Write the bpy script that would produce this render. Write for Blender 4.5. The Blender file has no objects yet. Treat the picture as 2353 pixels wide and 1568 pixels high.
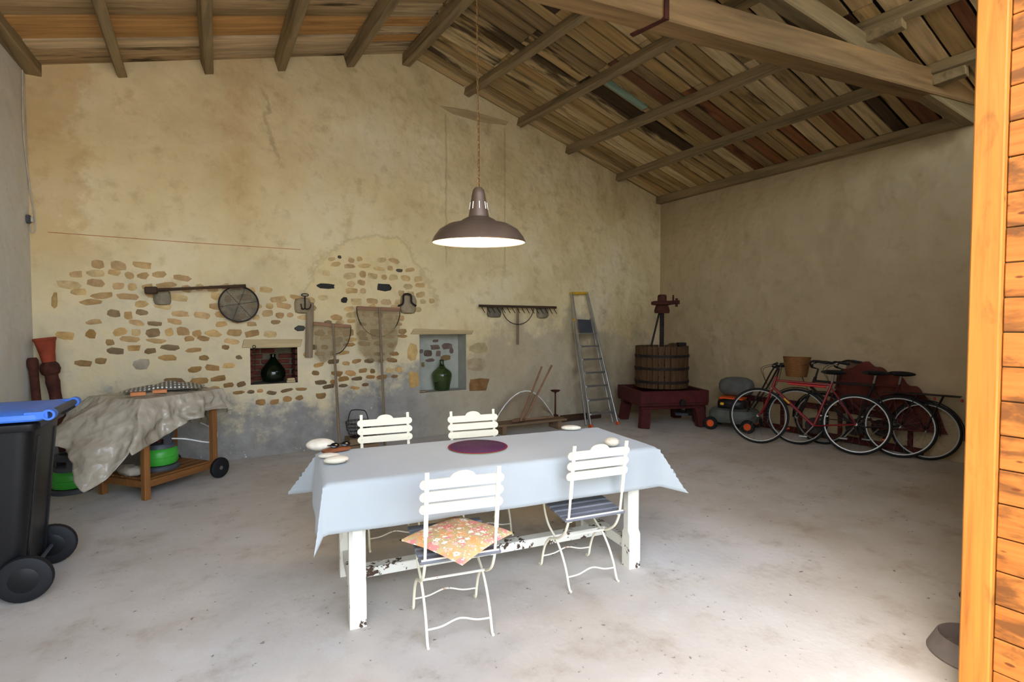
import bpy, bmesh, math, random
from mathutils import Vector as V, Matrix, noise as mnoise
random.seed(7)
R = math.radians
scn = bpy.context.scene
COL = scn.collection

# ------------------------------------------------------------------ camera, sky, sun, exposure
CAM_H, YAW, PITCH, FPX = 1.53, 31.7, -1.85, 1200.0
cam_d = bpy.data.cameras.new('camera'); cam = bpy.data.objects.new('camera', cam_d); COL.objects.link(cam)
cam_d.sensor_width = 36; cam_d.lens = 36 * FPX / 2353; cam_d.clip_start = 0.05
cam.location = (0, 0, CAM_H); cam.rotation_euler = (R(90 + PITCH), 0, R(-YAW))
scn.camera = cam
world = bpy.data.worlds.new('sky'); scn.world = world; world.use_nodes = True
wn = world.node_tree; bg = wn.nodes['Background']
sky = wn.nodes.new('ShaderNodeTexSky'); sky.sky_type = 'NISHITA'; sky.sun_disc = False
sky.sun_elevation = R(52); sky.sun_rotation = R(-95); sky.air_density = 1.0; sky.dust_density = 2.5; sky.ozone_density = 1.0
hs = wn.nodes.new('ShaderNodeHueSaturation'); hs.inputs['Saturation'].default_value = 0.7
wn.links.new(sky.outputs[0], hs.inputs['Color']); wn.links.new(hs.outputs[0], bg.inputs[0]); bg.inputs[1].default_value = 1.0
sun_d = bpy.data.lights.new('sun', 'SUN'); sun = bpy.data.objects.new('sun', sun_d); COL.objects.link(sun)
sun_d.energy = 1.8; sun_d.angle = R(0.6); sun_d.color = (1.0, 0.93, 0.82)
sd = V((0.62, -0.06, -0.78)).normalized()                     # the direction the sunlight travels
sun.rotation_euler = sd.to_track_quat('-Z', 'Y').to_euler()
scn.view_settings.view_transform = 'Standard'; scn.view_settings.look = 'None'
scn.view_settings.gamma = 1.0; scn.view_settings.use_curve_mapping = False
scn.view_settings.exposure = 0.97

# ------------------------------------------------------------------ room measures
D, XR, YF = 6.63, 7.23, 0.60                                  # back wall, right wall, front wall line
def xl(y): return -1.27 - 0.06 * (D - y)                      # the left wall runs a little askew
RIDGE_X, RIDGE_Z = 2.45, 5.065
def zroof(x): return RIDGE_Z - 0.30 * (RIDGE_X - x) if x < RIDGE_X else RIDGE_Z - 0.272 * (x - RIDGE_X)
_cy, _sy, _cp, _sp = math.cos(R(YAW)), math.sin(R(YAW)), math.cos(R(PITCH)), math.sin(R(PITCH))
_F = V((_sy * _cp, _cy * _cp, _sp)); _R = V((_cy, -_sy, 0)); _U = _R.cross(_F)
def ray(px, py): return _F + _R * ((px - 1176.5) / FPX) - _U * ((py - 784) / FPX)
def pick(px, py, ax, val):
    d = ray(px, py); o = V((0, 0, CAM_H)); return o + d * ((val - o[ax]) / d[ax])
def bw(px, py, y=D): return pick(px, py, 1, y)                # measured point on the back wall
def fl(px, py, z=0.0): return pick(px, py, 2, z)              # on the floor or a level above it
def rw(px, py, x=XR): return pick(px, py, 0, x)               # on the right wall

# ------------------------------------------------------------------ mesh helpers
class MB:
    def __init__(s): s.v = []; s.f = []
    def add(s, vs, fs):
        o = len(s.v); s.v += [V(p) for p in vs]; s.f += [tuple(i + o for i in f) for f in fs]; return s
    def box(s, c, size, rot=None):
        hx, hy, hz = size[0] / 2, size[1] / 2, size[2] / 2; c = V(c)
        vs = [V((x, y, z)) for z in (-hz, hz) for y in (-hy, hy) for x in (-hx, hx)]
        if rot is not None: vs = [rot @ p for p in vs]
        return s.add([p + c for p in vs], [(0, 2, 3, 1), (4, 5, 7, 6), (0, 1, 5, 4), (2, 6, 7, 3), (0, 4, 6, 2), (1, 3, 7, 5)])
    def bar(s, p, q, w, h, up=(0, 0, 1)):
        p, q = V(p), V(q); d = q - p; L = d.length; x = d / L; u = V(up)
        y = u.cross(x)
        if y.length < 1e-4: y = V((0, 1, 0)).cross(x)
        y.normalize(); z = x.cross(y)
        return s.box((p + q) / 2, (L, w, h), Matrix((x, y, z)).transposed())
    def tube(s, pts, r, n=8, closed=False, flat=1.0):
        pts = [V(p) for p in pts]; m = len(pts); rs = r if isinstance(r, (list, tuple)) else [r] * m
        o = len(s.v); up = None
        for i, p in enumerate(pts):
            a = pts[(i - 1) % m] if (closed or i > 0) else p; b = pts[(i + 1) % m] if (closed or i < m - 1) else p
            t = (b - a).normalized()
            if up is None:
                up = V((0, 0, 1)) if abs(t.z) < 0.9 else V((1, 0, 0))
            u = (up - t * up.dot(t)); u = u.normalized() if u.length > 1e-5 else t.orthogonal().normalized(); w = t.cross(u); up = u
            for k in range(n):
                an = 2 * math.pi * k / n; s.v.append(p + (u * math.cos(an) * flat + w * math.sin(an)) * rs[i])
        rng = m if closed else m - 1
        for i in range(rng):
            for k in range(n):
                a = o + i * n; b = o + ((i + 1) % m) * n; k2 = (k + 1) % n
                s.f.append((a + k, a + k2, b + k2, b + k))
        if not closed:
            s.f.append(tuple(o + k for k in reversed(range(n)))); s.f.append(tuple(o + (m - 1) * n + k for k in range(n)))
        return s
    def lathe(s, prof, n=24, c=(0, 0, 0), rot=None, sx=1, sy=1, cap=True, ring=False):
        if ring: prof = list(prof) + [prof[0]]; cap = False
        o = len(s.v); c = V(c); m = len(prof)
        for r, z in prof:
            for k in range(n):
                a = 2 * math.pi * k / n; p = V((r * math.cos(a) * sx, r * math.sin(a) * sy, z))
                if rot is not None: p = rot @ p
                s.v.append(p + c)
        for i in range(m - 1):
            for k in range(n):
                k2 = (k + 1) % n; s.f.append((o + i * n + k, o + i * n + k2, o + (i + 1) * n + k2, o + (i + 1) * n + k))
        if cap and prof[0][0] > 1e-6: s.f.append(tuple(o + k for k in reversed(range(n))))
        if cap and prof[-1][0] > 1e-6: s.f.append(tuple(o + (m - 1) * n + k for k in range(n)))
        return s
    def prism(s, poly, d0, d1, mp=None):
        """poly in (u,v); mp maps (u,v,d) to a point"""
        mp = mp or (lambda u, v, d: V((u, v, d))); n = len(poly)
        vs = [mp(u, v, d0) for u, v in poly] + [mp(u, v, d1) for u, v in poly]
        return s.add(vs, [tuple(reversed(range(n))), tuple(range(n, 2 * n))] + [(i, (i + 1) % n, n + (i + 1) % n, n + i) for i in range(n)])
    def grid(s, fn, nu, nv, loop_u=False):
        o = len(s.v)
        for j in range(nv + 1):
            for i in range(nu + (0 if loop_u else 1)): s.v.append(V(fn(i / nu, j / nv)))
        w = nu if loop_u else nu + 1
        for j in range(nv):
            for i in range(nu):
                i2 = (i + 1) % w if loop_u else i + 1
                s.f.append((o + j * w + i, o + j * w + i2, o + (j + 1) * w + i2, o + (j + 1) * w + i))
        return s
    def sph(s, c, rad, n=14, m=8, rot=None, fn=None):
        rad = rad if isinstance(rad, (tuple, list)) else (rad,) * 3
        def f(u, v):
            a = 2 * math.pi * u; b = math.pi * (v - 0.5); p = V((math.cos(a) * math.cos(b), math.sin(a) * math.cos(b), math.sin(b)))
            k = fn(p) if fn else 1.0
            p = V((p.x * rad[0] * k, p.y * rad[1] * k, p.z * rad[2] * k))
            return (rot @ p if rot is not None else p) + V(c)
        return s.grid(f, n, m, True)
    def mesh(s, name, mat, off=None, bev=0, smooth=35, merge=True):
        me = bpy.data.meshes.new(name); vs = [p - off for p in s.v] if off is not None else s.v
        me.from_pydata([tuple(p) for p in vs], [], s.f)
        bm = bmesh.new(); bm.from_mesh(me)
        if merge: bmesh.ops.remove_doubles(bm, verts=bm.verts, dist=1e-5)
        bmesh.ops.recalc_face_normals(bm, faces=bm.faces)
        if bev: bmesh.ops.bevel(bm, geom=[e for e in bm.edges if len(e.link_faces) == 2 and e.calc_face_angle(0) > 0.6], offset=bev, segments=1, affect='EDGES')
        bm.to_mesh(me); bm.free()
        if smooth:
            me.shade_smooth(); me.set_sharp_from_angle(angle=R(smooth))
        if mat: me.materials.append(mat)
        return me
    def build(s, name, mat, parent=None, off=None, loc=None, rz=0, bev=0, smooth=35, color=None, merge=True):
        ob = bpy.data.objects.new(name, s.mesh(name, mat, off, bev, smooth, merge)); COL.objects.link(ob)
        if parent is not None: ob.parent = parent
        if loc is not None: ob.location = loc
        if rz: ob.rotation_euler = (0, 0, rz)
        if color: ob.color = (*color, 1)
        return ob
def mb(): return MB()
def tag(o, label, cat, group=None):
    o['label'] = label; o['category'] = cat
    if group: o['group'] = group
    return o
def thing(name, label, cat, loc=(0, 0, 0), rz=0, group=None, rx=0):
    o = bpy.data.objects.new(name, None); COL.objects.link(o); o.location = loc; o.rotation_euler = (rx, 0, rz)
    o.empty_display_size = 0.1
    return tag(o, label, cat, group)
def struct(o): o['kind'] = 'structure'; return o
def dup(root, **kw):
    def cp(o, par):
        c = o.copy(); COL.objects.link(c); c.parent = par
        for ch in o.children: cp(ch, c)
        return c
    c = cp(root, None)
    for k, v in kw.items():
        if k in ('label', 'group'): c[k] = v
        else: setattr(c, k, v)
    return c
def arc(c, r, a0, a1, n, ux=V((1, 0, 0)), uy=V((0, 0, 1))):
    return [V(c) + ux * r * math.cos(R(a0 + (a1 - a0) * i / n)) + uy * r * math.sin(R(a0 + (a1 - a0) * i / n)) for i in range(n + 1)]
def smooth_path(pts, k=6):
    pts = [V(p) for p in pts]; out = []
    for i in range(len(pts) - 1):
        p0 = pts[max(i - 1, 0)]; p1 = pts[i]; p2 = pts[i + 1]; p3 = pts[min(i + 2, len(pts) - 1)]
        for j in range(k):
            t = j / k; out.append(0.5 * ((2 * p1) + (p2 - p0) * t + (2 * p0 - 5 * p1 + 4 * p2 - p3) * t * t + (3 * p1 - p0 - 3 * p2 + p3) * t ** 3))
    return out + [pts[-1]]

# ------------------------------------------------------------------ materials
def lin(h):
    h = h.lstrip('#'); c = [int(h[i:i + 2], 16) / 255 for i in (0, 2, 4)]
    return tuple(x / 12.92 if x <= .04045 else ((x + .055) / 1.055) ** 2.4 for x in c)
class NT:
    def __init__(s, name):
        s.m = bpy.data.materials.new(name); s.m.use_nodes = True; s.t = s.m.node_tree; s.b = s.t.nodes['Principled BSDF']
        s.tc = s.n('ShaderNodeTexCoord')
    def n(s, typ, **kw):
        nd = s.t.nodes.new(typ)
        for k, v in kw.items(): setattr(nd, k, v)
        return nd
    def set(s, sock, v):
        if isinstance(v, bpy.types.NodeSocket): s.t.links.new(v, sock)
        elif isinstance(v, (tuple, list)) and len(v) == 3 and sock.type == 'RGBA': sock.default_value = (*v, 1)
        else: sock.default_value = v
    def coords(s, scale=(1, 1, 1), kind='Object', rnd=False):
        mp = s.n('ShaderNodeMapping'); s.t.links.new(s.tc.outputs[kind], mp.inputs[0]); mp.inputs['Scale'].default_value = scale
        if rnd:
            oi = s.n('ShaderNodeObjectInfo'); s.t.links.new(s.math('MULTIPLY', oi.outputs['Random'], 37.0), mp.inputs['Location'])
        return mp.outputs[0]
    def noise(s, scale, detail=4, rough=.55, vec=None, dist=0):
        nd = s.n('ShaderNodeTexNoise'); nd.inputs['Scale'].default_value = scale; nd.inputs['Detail'].default_value = detail
        nd.inputs['Roughness'].default_value = rough; nd.inputs['Distortion'].default_value = dist
        s.t.links.new(vec or s.tc.outputs['Object'], nd.inputs['Vector']); return nd.outputs['Fac']
    def ramp(s, fac, stops):
        nd = s.n('ShaderNodeValToRGB'); e = nd.color_ramp.elements
        while len(e) < len(stops): e.new(0.5)
        for el, (p, c) in zip(e, stops): el.position = p; el.color = (*c, 1) if isinstance(c, (tuple, list)) else (c, c, c, 1)
        s.set(nd.inputs[0], fac); return nd.outputs[0]
    def mix(s, fac, a, b, mode='MIX'):
        nd = s.n('ShaderNodeMix'); nd.data_type = 'RGBA'; nd.blend_type = mode
        s.set(nd.inputs['Factor'], fac); s.set(nd.inputs[6], a); s.set(nd.inputs[7], b); return nd.outputs[2]
    def math(s, op, a, b=None, c=None):
        nd = s.n('ShaderNodeMath'); nd.operation = op
        for i, v in enumerate((a, b, c)):
            if v is not None: s.set(nd.inputs[i], v)
        return nd.outputs[0]
    def mr(s, v, a, b, c=0, d=1, smooth=True):
        nd = s.n('ShaderNodeMapRange'); nd.interpolation_type = 'SMOOTHSTEP' if smooth else 'LINEAR'
        s.set(nd.inputs[0], v)
        for i, x in enumerate((a, b, c, d)): nd.inputs[i + 1].default_value = x
        return nd.outputs[0]
    def xyz(s, vec=None):
        nd = s.n('ShaderNodeSeparateXYZ'); s.t.links.new(vec or s.tc.outputs['Object'], nd.inputs[0]); return nd.outputs
    def ocol(s): return s.n('ShaderNodeObjectInfo').outputs['Color']
    def bump(s, h, strength=.3, dist=.02):
        nd = s.n('ShaderNodeBump'); nd.inputs['Strength'].default_value = strength; nd.inputs['Distance'].default_value = dist
        s.set(nd.inputs['Height'], h); s.t.links.new(nd.outputs[0], s.b.inputs['Normal'])
    def fin(s, col, rough=.7, metal=0, spec=.35):
        s.set(s.b.inputs['Base Color'], col); s.set(s.b.inputs['Roughness'], rough); s.b.inputs['Metallic'].default_value = metal
        s.b.inputs['Specular IOR Level'].default_value = spec; return s.m
def mul(c, k): return tuple(min(1, x * k) for x in c)
def basic(name, hexc, rough=.6, metal=0, var=.18, scale=9, bump=0, spec=.35):
    t = NT(name); c = lin(hexc)
    n = t.noise(scale)
    if bump: t.bump(t.noise(scale * 3), bump, .01)
    return t.fin(t.ramp(n, [(.3, mul(c, 1 - var)), (.7, mul(c, 1 + var))]), rough, metal, spec)
def wood(name, hexc, dark=.45, axis=0, scale=6, rough=.75, ocol=False):
    t = NT(name); sc = [scale * 5] * 3; sc[axis] = scale * .35
    v = t.coords(tuple(sc), rnd=True); n = t.noise(1.0, 6, .6, v, .4); n2 = t.noise(.25, 3, .6, v)
    c = lin(hexc)
    g = t.ramp(n, [(.28, mul((1, 1, 1), dark)), (.5, (.8, .8, .8)), (.72, (1.15, 1.12, 1.08))])
    base = t.ocol() if ocol else c
    col = t.mix(1.0, base, g, 'MULTIPLY'); col = t.mix(t.mr(n2, .55, .75, 0, .5), col, mul(c, .45))
    t.bump(n, .25, .006); return t.fin(col, rough, 0, .25)

M = {}
# --- back wall plaster: cream limewash, ochre stain in the corner, grey cement at the foot
def back_plaster():
    t = NT('back_wall_plaster'); x, y, z = t.xyz()
    n1 = t.noise(1.1, 5, .6); n2 = t.noise(5, 5, .65); n3 = t.noise(26, 3, .6); n4 = t.noise(2.4, 6, .7)
    col = t.ramp(n1, [(.3, lin('cdb88a')), (.5, lin('dcc89a')), (.7, lin('e3d3ae'))])
    col = t.mix(t.mr(n2, .50, .72, 0, .5), col, lin('b59c70'))
    col = t.mix(t.math('MULTIPLY', t.math('MULTIPLY', t.mr(t.math('ADD', z, t.mr(n4, .3, .7, -.25, .25)), 2.3, 1.5), t.mr(x, 3.2, 2.0)), t.mr(n2, .3, .6, .35, .75)), col, lin('cabd9f'))
    # arch-shaped infill, yellower
    ax = t.math('MULTIPLY', t.math('SUBTRACT', x, 2.02), 1.12); az = t.math('SUBTRACT', z, 1.72)
    dist = t.math('ADD', t.math('SQRT', t.math('ADD', t.math('MULTIPLY', ax, ax), t.math('MULTIPLY', az, az))), t.mr(n4, .3, .7, -.1, .1))
    inside = t.math('MULTIPLY', t.mr(dist, .98, .93), t.mr(z, 1.2, 1.5))
    col = t.mix(t.math('MULTIPLY', inside, .32), col, lin('d9bf84'))
    rim = t.math('MULTIPLY', t.math('MULTIPLY', t.mr(dist, .9, .95), t.mr(dist, 1.0, .96)), t.mr(z, 1.7, 1.9))
    col = t.mix(t.math('MULTIPLY', rim, .25), col, lin('8f7b55'))
    # ochre damp stain down the left corner
    st = t.math('MULTIPLY', t.mr(t.math('ADD', x, t.mr(n4, .3, .7, -.3, .3, False)), -.75, -.95), t.mr(z, 1.9, 2.5))
    col = t.mix(t.math('MULTIPLY', st, .42), col, lin('c19a62'))
    st2 = t.math('MULTIPLY', t.math('MULTIPLY', t.mr(t.math('ADD', x, t.mr(n2, .3, .7, -.1, .1)), .25, .42), t.mr(t.math('ADD', x, t.mr(n1, .3, .7, -.1, .1)), .72, .5)), t.mr(z, 2.4, 3.0))
    col = t.mix(t.math('MULTIPLY', st2, .22), col, lin('d0a672'))
    # crack running down from the roof
    zc = t.mr(z, 2.9, 4.4, .99, .73, False)
    cr = t.math('ABSOLUTE', t.math('SUBTRACT', t.math('ADD', x, t.mr(t.noise(4, 3), .3, .7, -.05, .05)), zc))
    crk = t.math('MULTIPLY', t.math('MULTIPLY', t.mr(cr, .035, .006), t.mr(z, 2.3, 2.9)), t.mr(t.noise(2.2, 2), .42, .56))
    col = t.mix(t.math('MULTIPLY', crk, .4), col, lin('8d7b5c'))
    # edge of a blocked-up opening
    e1 = t.math('MULTIPLY', t.mr(t.math('ABSOLUTE', t.math('SUBTRACT', t.math('ADD', x, t.mr(n2, .3, .7, -.012, .012)), 3.03)), .022, .004), t.math('MULTIPLY', t.mr(z, 2.2, 2.5), t.mr(z, 4.42, 4.38)))
    e2 = t.math('MULTIPLY', t.mr(t.math('ABSOLUTE', t.math('SUBTRACT', x, 3.97)), .02, .004), t.math('MULTIPLY', t.mr(z, 2.2, 2.5), t.mr(z, 4.42, 4.38)))
    col = t.mix(t.math('MULTIPLY', t.math('ADD', e1, e2), .35), col, lin('8f7d5a'))
    # grey patches and grey cement at the foot, rising to the right
    u = t.mr(x, -1.3, 7.3, 0, 1, False)
    lvl = t.ramp(u, [(0, .34), (.15, .36), (.22, .24), (.3, .28), (.40, .42), (.5, .56), (.62, .74), (.8, .8), (1, .5)])
    g = t.math('ADD', t.math('MULTIPLY', lvl, 2.0), t.mr(n4, .25, .75, -.45, .45, False))
    gm = t.mr(t.math('SUBTRACT', g, z), -.22, .22)
    grey = t.ramp(n2, [(.3, lin('757371')), (.6, lin('8f8c88')), (.8, lin('a39e96'))])
    grey = t.mix(t.mr(t.noise(15, 5, .7), .64, .70), grey, lin('d3d0c8'))
    grey = t.mix(t.math('MULTIPLY', t.mr(x, 2.2, 4.2), t.mr(z, .2, 1.1, .25, .8)), grey, lin('a3947a'))
    col = t.mix(t.math('MULTIPLY', gm, t.mr(x, 2.0, 3.6, .92, .6)), col, grey)
    t.bump(t.math('ADD', t.noise(3.6, 2.5, .45), t.math('ADD', t.math('MULTIPLY', n3, .05), t.math('MULTIPLY', n1, 1.0))), .75, .09)
    return t.fin(col, .92, 0, .15)
M['back'] = back_plaster()
def side_plaster(name, a, b, dirt, bs=.7):
    t = NT(name); n1 = t.noise(.9, 5, .6); n2 = t.noise(6, 5, .65); z = t.xyz()[2]
    col = t.ramp(n1, [(.3, lin(a)), (.7, lin(b))]); col = t.mix(t.mr(n2, .55, .75, 0, .3), col, lin(dirt))
    t.bump(t.math('ADD', t.noise(3.6, 2.5, .45), n1), bs, .08); return t.fin(col, .93, 0, .12)
M['left'] = side_plaster('left_wall_plaster', 'cfcabb', 'd8d4c8', 'b5ae9c', .25)
M['right'] = side_plaster('right_wall_plaster', 'aa9774', 'b8a583', '94805f')  # darker than the left plaster; part of the wall's shade is in the colour
def concrete():
    t = NT('floor_concrete'); n1 = t.noise(.7, 6, .6); n2 = t.noise(3.0, 6, .7); n3 = t.noise(24, 3, .55); n4 = t.noise(4, 2, .5)
    col = t.ramp(n1, [(.3, lin('b1a798')), (.5, lin('c3bbae')), (.7, lin('cfcac2'))])
    col = t.mix(t.mr(n2, .5, .72, 0, .5), col, lin('96866f')); col = t.mix(t.mr(n2, .45, .3, 0, .4), col, lin('cbc8c1'))
    sp = t.math('MULTIPLY', t.mr(n3, .66, .70), t.mr(n4, .46, .56)); col = t.mix(t.math('MULTIPLY', sp, .75), col, lin('5e564c'))
    t.bump(t.math('ADD', n3, n2), .15, .01); return t.fin(col, t.mr(n2, .3, .7, .55, .8), 0, .3)
M['floor'] = concrete()
M['ground'] = basic('ground_gravel', 'bdb7aa', .95, 0, .15, 3)
M['board'] = None
def board_mat():
    t = NT('roof_board_wood'); v = t.coords((1.2, 14, 14), rnd=True); n = t.noise(1, 6, .6, v, .5); w = t.noise(.55, 5, .62, t.coords((.9, 5, 5), rnd=True), .3)
    g = t.ramp(n, [(.25, (.45, .42, .38)), (.48, (.85, .82, .78)), (.72, (1.2, 1.15, 1.1))])
    col = t.mix(1.0, t.ocol(), g, 'MULTIPLY'); col = t.mix(t.mr(w, .57, .66, 0, .88), col, lin('33261a')); t.bump(n, .3, .008)
    return t.fin(col, .85, 0, .15)
M['board'] = board_mat()
M['timber'] = wood('purlin_timber', '94805c', .42, 0, 3, .85)
M['timber_y'] = wood('purlin_timber_long', '9c8763', .4, 1, 3, .85)
M['tie'] = wood('tie_beam_timber', '97784f', .5, 0, 3, .8)
M['dark'] = basic('dark_underroof', '241c14', .9)
def pine(name, hexc, axis, patch, pmix):
    t = NT(name); sc = [34] * 3; sc[axis] = 1.6; v = t.coords(tuple(sc), rnd=True); n = t.noise(1.0, 6, .6, v, .6); c = lin(hexc)
    col = t.mix(1.0, c, t.ramp(n, [(.25, (.62, .52, .42)), (.45, (.88, .84, .78)), (.7, (1.12, 1.1, 1.05))]), 'MULTIPLY')
    s2 = [9] * 3; s2[axis] = 3; p = t.noise(1.0, 5, .6, t.coords(tuple(s2), rnd=True), .4); col = t.mix(t.mr(p, patch, patch + .14, 0, pmix), col, lin('5a3718'))
    s3 = [30] * 3; s3[axis] = 11; vo = t.n('ShaderNodeTexVoronoi'); vo.inputs['Scale'].default_value = 1.0; t.t.links.new(t.coords(tuple(s3), rnd=True), vo.inputs[0]); cc = t.n('ShaderNodeSeparateColor'); t.t.links.new(vo.outputs['Color'], cc.inputs[0])
    col = t.mix(t.math('MULTIPLY', t.mr(vo.outputs['Distance'], .22, .12), t.mr(cc.outputs[0], .8, .83)), col, lin('6a3512')); t.bump(n, .2, .004); return t.fin(col, .62, 0, .25)
M['door_post'] = pine('door_post_pine', 'b87630', 2, .56, .55); M['door_plank'] = pine('door_plank_pine', 'ad6c2e', 1, .48, .8)
def stone_mat():
    t = NT('wall_stone'); n = t.noise(9, 5, .65, t.coords(rnd=True)); g = t.ramp(n, [(.3, (.66, .62, .55)), (.55, (.95, .93, .9)), (.75, (1.2, 1.15, 1.08))])
    t.bump(n, .5, .012); return t.fin(t.mix(1.0, t.ocol(), g, 'MULTIPLY'), .92, 0, .12)
M['stone'] = stone_mat()
M['brick'] = basic('niche_brick', '5e2c20', .9, 0, .3, 20, .3)
M['blue'] = basic('niche_pale_blue', 'a6a698', .9, 0, .12, 5, .2)
M['lintel'] = wood('pale_lintel_wood', 'c9b184', .7, 0, 4, .85)
def chipped(name, hexc, under, thr, lowz=None):
    t = NT(name); n = t.noise(16, 6, .68); m = t.mr(n, thr, thr + .03)
    if lowz:
        z = t.xyz()[2]; m = t.mr(t.math('ADD', n, t.mr(z, lowz[0], lowz[1], .13, 0)), thr, thr + .03)
    c = lin(hexc); col = t.mix(m, t.ramp(t.noise(3), [(.3, mul(c, .92)), (.7, mul(c, 1.04))]), lin(under))
    t.bump(m, .35, -.004); return t.fin(col, .5, 0, .35)
M['table'] = chipped('table_white_paint', 'e6e2d2', '4a3524', .70, (.03, .32))
M['chair'] = chipped('chair_cream_paint', 'f0e8cc', 'b0652a', .725)
M['rustrod'] = chipped('chair_rusty_rod', 'eee8d2', 'b8672a', .62)
M['seat_grey'] = wood('chair_seat_grey_slat', '7d7f84', .85, 0, 6, .65)
def cloth():
    t = NT('tablecloth_linen'); x, y, z = t.xyz(); n = t.noise(1.8, 4); w = t.n('ShaderNodeTexWave'); w.inputs['Scale'].default_value = 160; t.t.links.new(t.tc.outputs['Object'], w.inputs[0])
    c = lin('a4a9a8'); col = t.ramp(n, [(.3, mul(c, .93)), (.7, mul(c, 1.06))])
    t.bump(t.math('ADD', t.noise(3, 3), t.math('MULTIPLY', w.outputs['Fac'], .04)), .18, .02)
    t.b.inputs['Sheen Weight'].default_value = .2; return t.fin(col, .85, 0, .2)
M['cloth'] = cloth()
def floral():
    t = NT('cushion_floral'); base = t.ramp(t.noise(14, 3), [(.35, lin('e0a060')), (.45, lin('dba877')), (.52, lin('b8b07a')), (.62, lin('d98a80'))])
    vo = t.n('ShaderNodeTexVoronoi'); vo.inputs['Scale'].default_value = 26; t.t.links.new(t.tc.outputs['Object'], vo.inputs[0])
    d = vo.outputs['Distance']; oc = t.n('ShaderNodeSeparateColor'); t.t.links.new(vo.outputs['Color'], oc.inputs[0])
    petal = t.math('MULTIPLY', t.mr(t.math('ADD', d, t.mr(t.noise(90, 2), .3, .7, -.12, .12)), .42, .36), t.mr(oc.outputs[0], .35, .38))
    fc = t.ramp(oc.outputs[1], [(.0, lin('f3ead8')), (.55, lin('f3ead8')), (.58, lin('d77f8a')), (.8, lin('e9b7a6'))])
    col = t.mix(petal, base, fc); col = t.mix(t.math('MULTIPLY', t.mr(d, .14, .10), t.mr(oc.outputs[0], .35, .38)), col, lin('c9a04e'))
    v2 = t.n('ShaderNodeTexVoronoi'); v2.inputs['Scale'].default_value = 60; t.t.links.new(t.tc.outputs['Object'], v2.inputs[0])
    col = t.mix(t.math('MULTIPLY', t.mr(v2.outputs['Distance'], .3, .22), t.math('SUBTRACT', 1, petal)), col, lin('eee2c8'))
    return t.fin(col, .9, 0, .15)
M['floral'] = floral()
M['cushion_edge'] = basic('cushion_orange_edge', 'd9974f', .9)
def mat_rings():
    t = NT('placemat_purple'); x, y, z = t.xyz(); r = t.math('SQRT', t.math('ADD', t.math('MULTIPLY', x, x), t.math('MULTIPLY', y, y)))
    s = t.math('SINE', t.math('MULTIPLY', r, 620)); col = t.mix(t.mr(s, -1, 1), lin('3c1738'), lin('5b2a55')); t.bump(s, .3, .003); return t.fin(col, .55, 0, .4)
M['mat'] = mat_rings(); M['mat_rim'] = basic('placemat_red_rim', '8c1f2e', .6); M['mat_under'] = basic('placemat_green_under', '8fa25a', .7)
M['black'] = basic('black_plastic', '101011', .38, 0, .1, 5); M['rubber'] = basic('black_rubber', '121214', .65, 0, .1, 12)
M['bluep'] = basic('blue_plastic_lid', '3f74cf', .4, 0, .06, 4); M['darkgrey'] = basic('dark_grey_plastic', '45474b', .5)
M['green'] = basic('gas_cylinder_green', '3f9e35', .35, 0, .08, 6); M['white'] = basic('white_paint', 'e8e6e0', .5)
M['trolley'] = wood('trolley_orange_wood', '8a5a2e', .6, 0, 6, .6); M['trolley_z'] = wood('trolley_orange_wood_upright', '8f5e31', .6, 2, 6, .6)
def tarp():
    t = NT('clear_plastic_sheet'); vo = t.n('ShaderNodeTexVoronoi'); vo.inputs['Scale'].default_value = 7; t.t.links.new(t.tc.outputs['Object'], vo.inputs[0]); v3 = t.n('ShaderNodeTexVoronoi'); v3.inputs['Scale'].default_value = 17; t.t.links.new(t.tc.outputs['Object'], v3.inputs[0]); n = t.math('ADD', vo.outputs['Distance'], t.math('MULTIPLY', v3.outputs['Distance'], .4)); n2 = t.noise(2.5, 4)
    c = t.ramp(n2, [(.3, lin('a89c88')), (.7, lin('c4b9a5'))]); t.bump(n, .55, .05); m = t.fin(c, .26, 0, .6)
    tr = t.n('ShaderNodeBsdfTransparent'); tr.inputs[0].default_value = (.9, .87, .82, 1); mx = t.n('ShaderNodeMixShader'); mx.inputs[0].default_value = .80
    o = t.t.nodes['Material Output']; t.t.links.new(tr.outputs[0], mx.inputs[1]); t.t.links.new(t.b.outputs[0], mx.inputs[2]); t.t.links.new(mx.outputs[0], o.inputs[0]); return m
M['tarp'] = tarp()
def dots():
    t = NT('dotted_oilcloth'); uv = t.coords((30, 30, 30)); fr = t.n('ShaderNodeVectorMath'); fr.operation = 'FRACTION'; t.t.links.new(uv, fr.inputs[0])
    x, y, z = t.xyz(fr.outputs[0]); a = t.math('SUBTRACT', x, .5); b = t.math('SUBTRACT', y, .5)
    d = t.math('SQRT', t.math('ADD', t.math('MULTIPLY', a, a), t.math('MULTIPLY', b, b))); return t.fin(t.mix(t.mr(d, .27, .23), lin('5d5a52'), lin('e8e6dc')), .45, 0, .4)
M['dots'] = dots()
M['terra'] = basic('terracotta', '8a3a22', .85, 0, .25, 10, .2); M['tile'] = basic('terracotta_tile', 'c07a4c', .85, 0, .15, 12)
M['rust'] = basic('rusty_iron', '4a251a', .85, .2, .4, 18, .3); M['iron'] = basic('black_iron', '2a2320', .7, .4, .3, 20, .2)
M['oldwood'] = wood('old_grey_wood', '8d7355', .6, 0, 5, .85); M['oldwood_z'] = wood('old_grey_wood_upright', '8a7860', .6, 2, 5, .85); M['barwood'] = wood('net_bar_wood', '9a7458', .7, 0, 6, .8)
M['darkwood'] = wood('dark_tool_wood', '4a3524', .5, 0, 6, .7)
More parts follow.
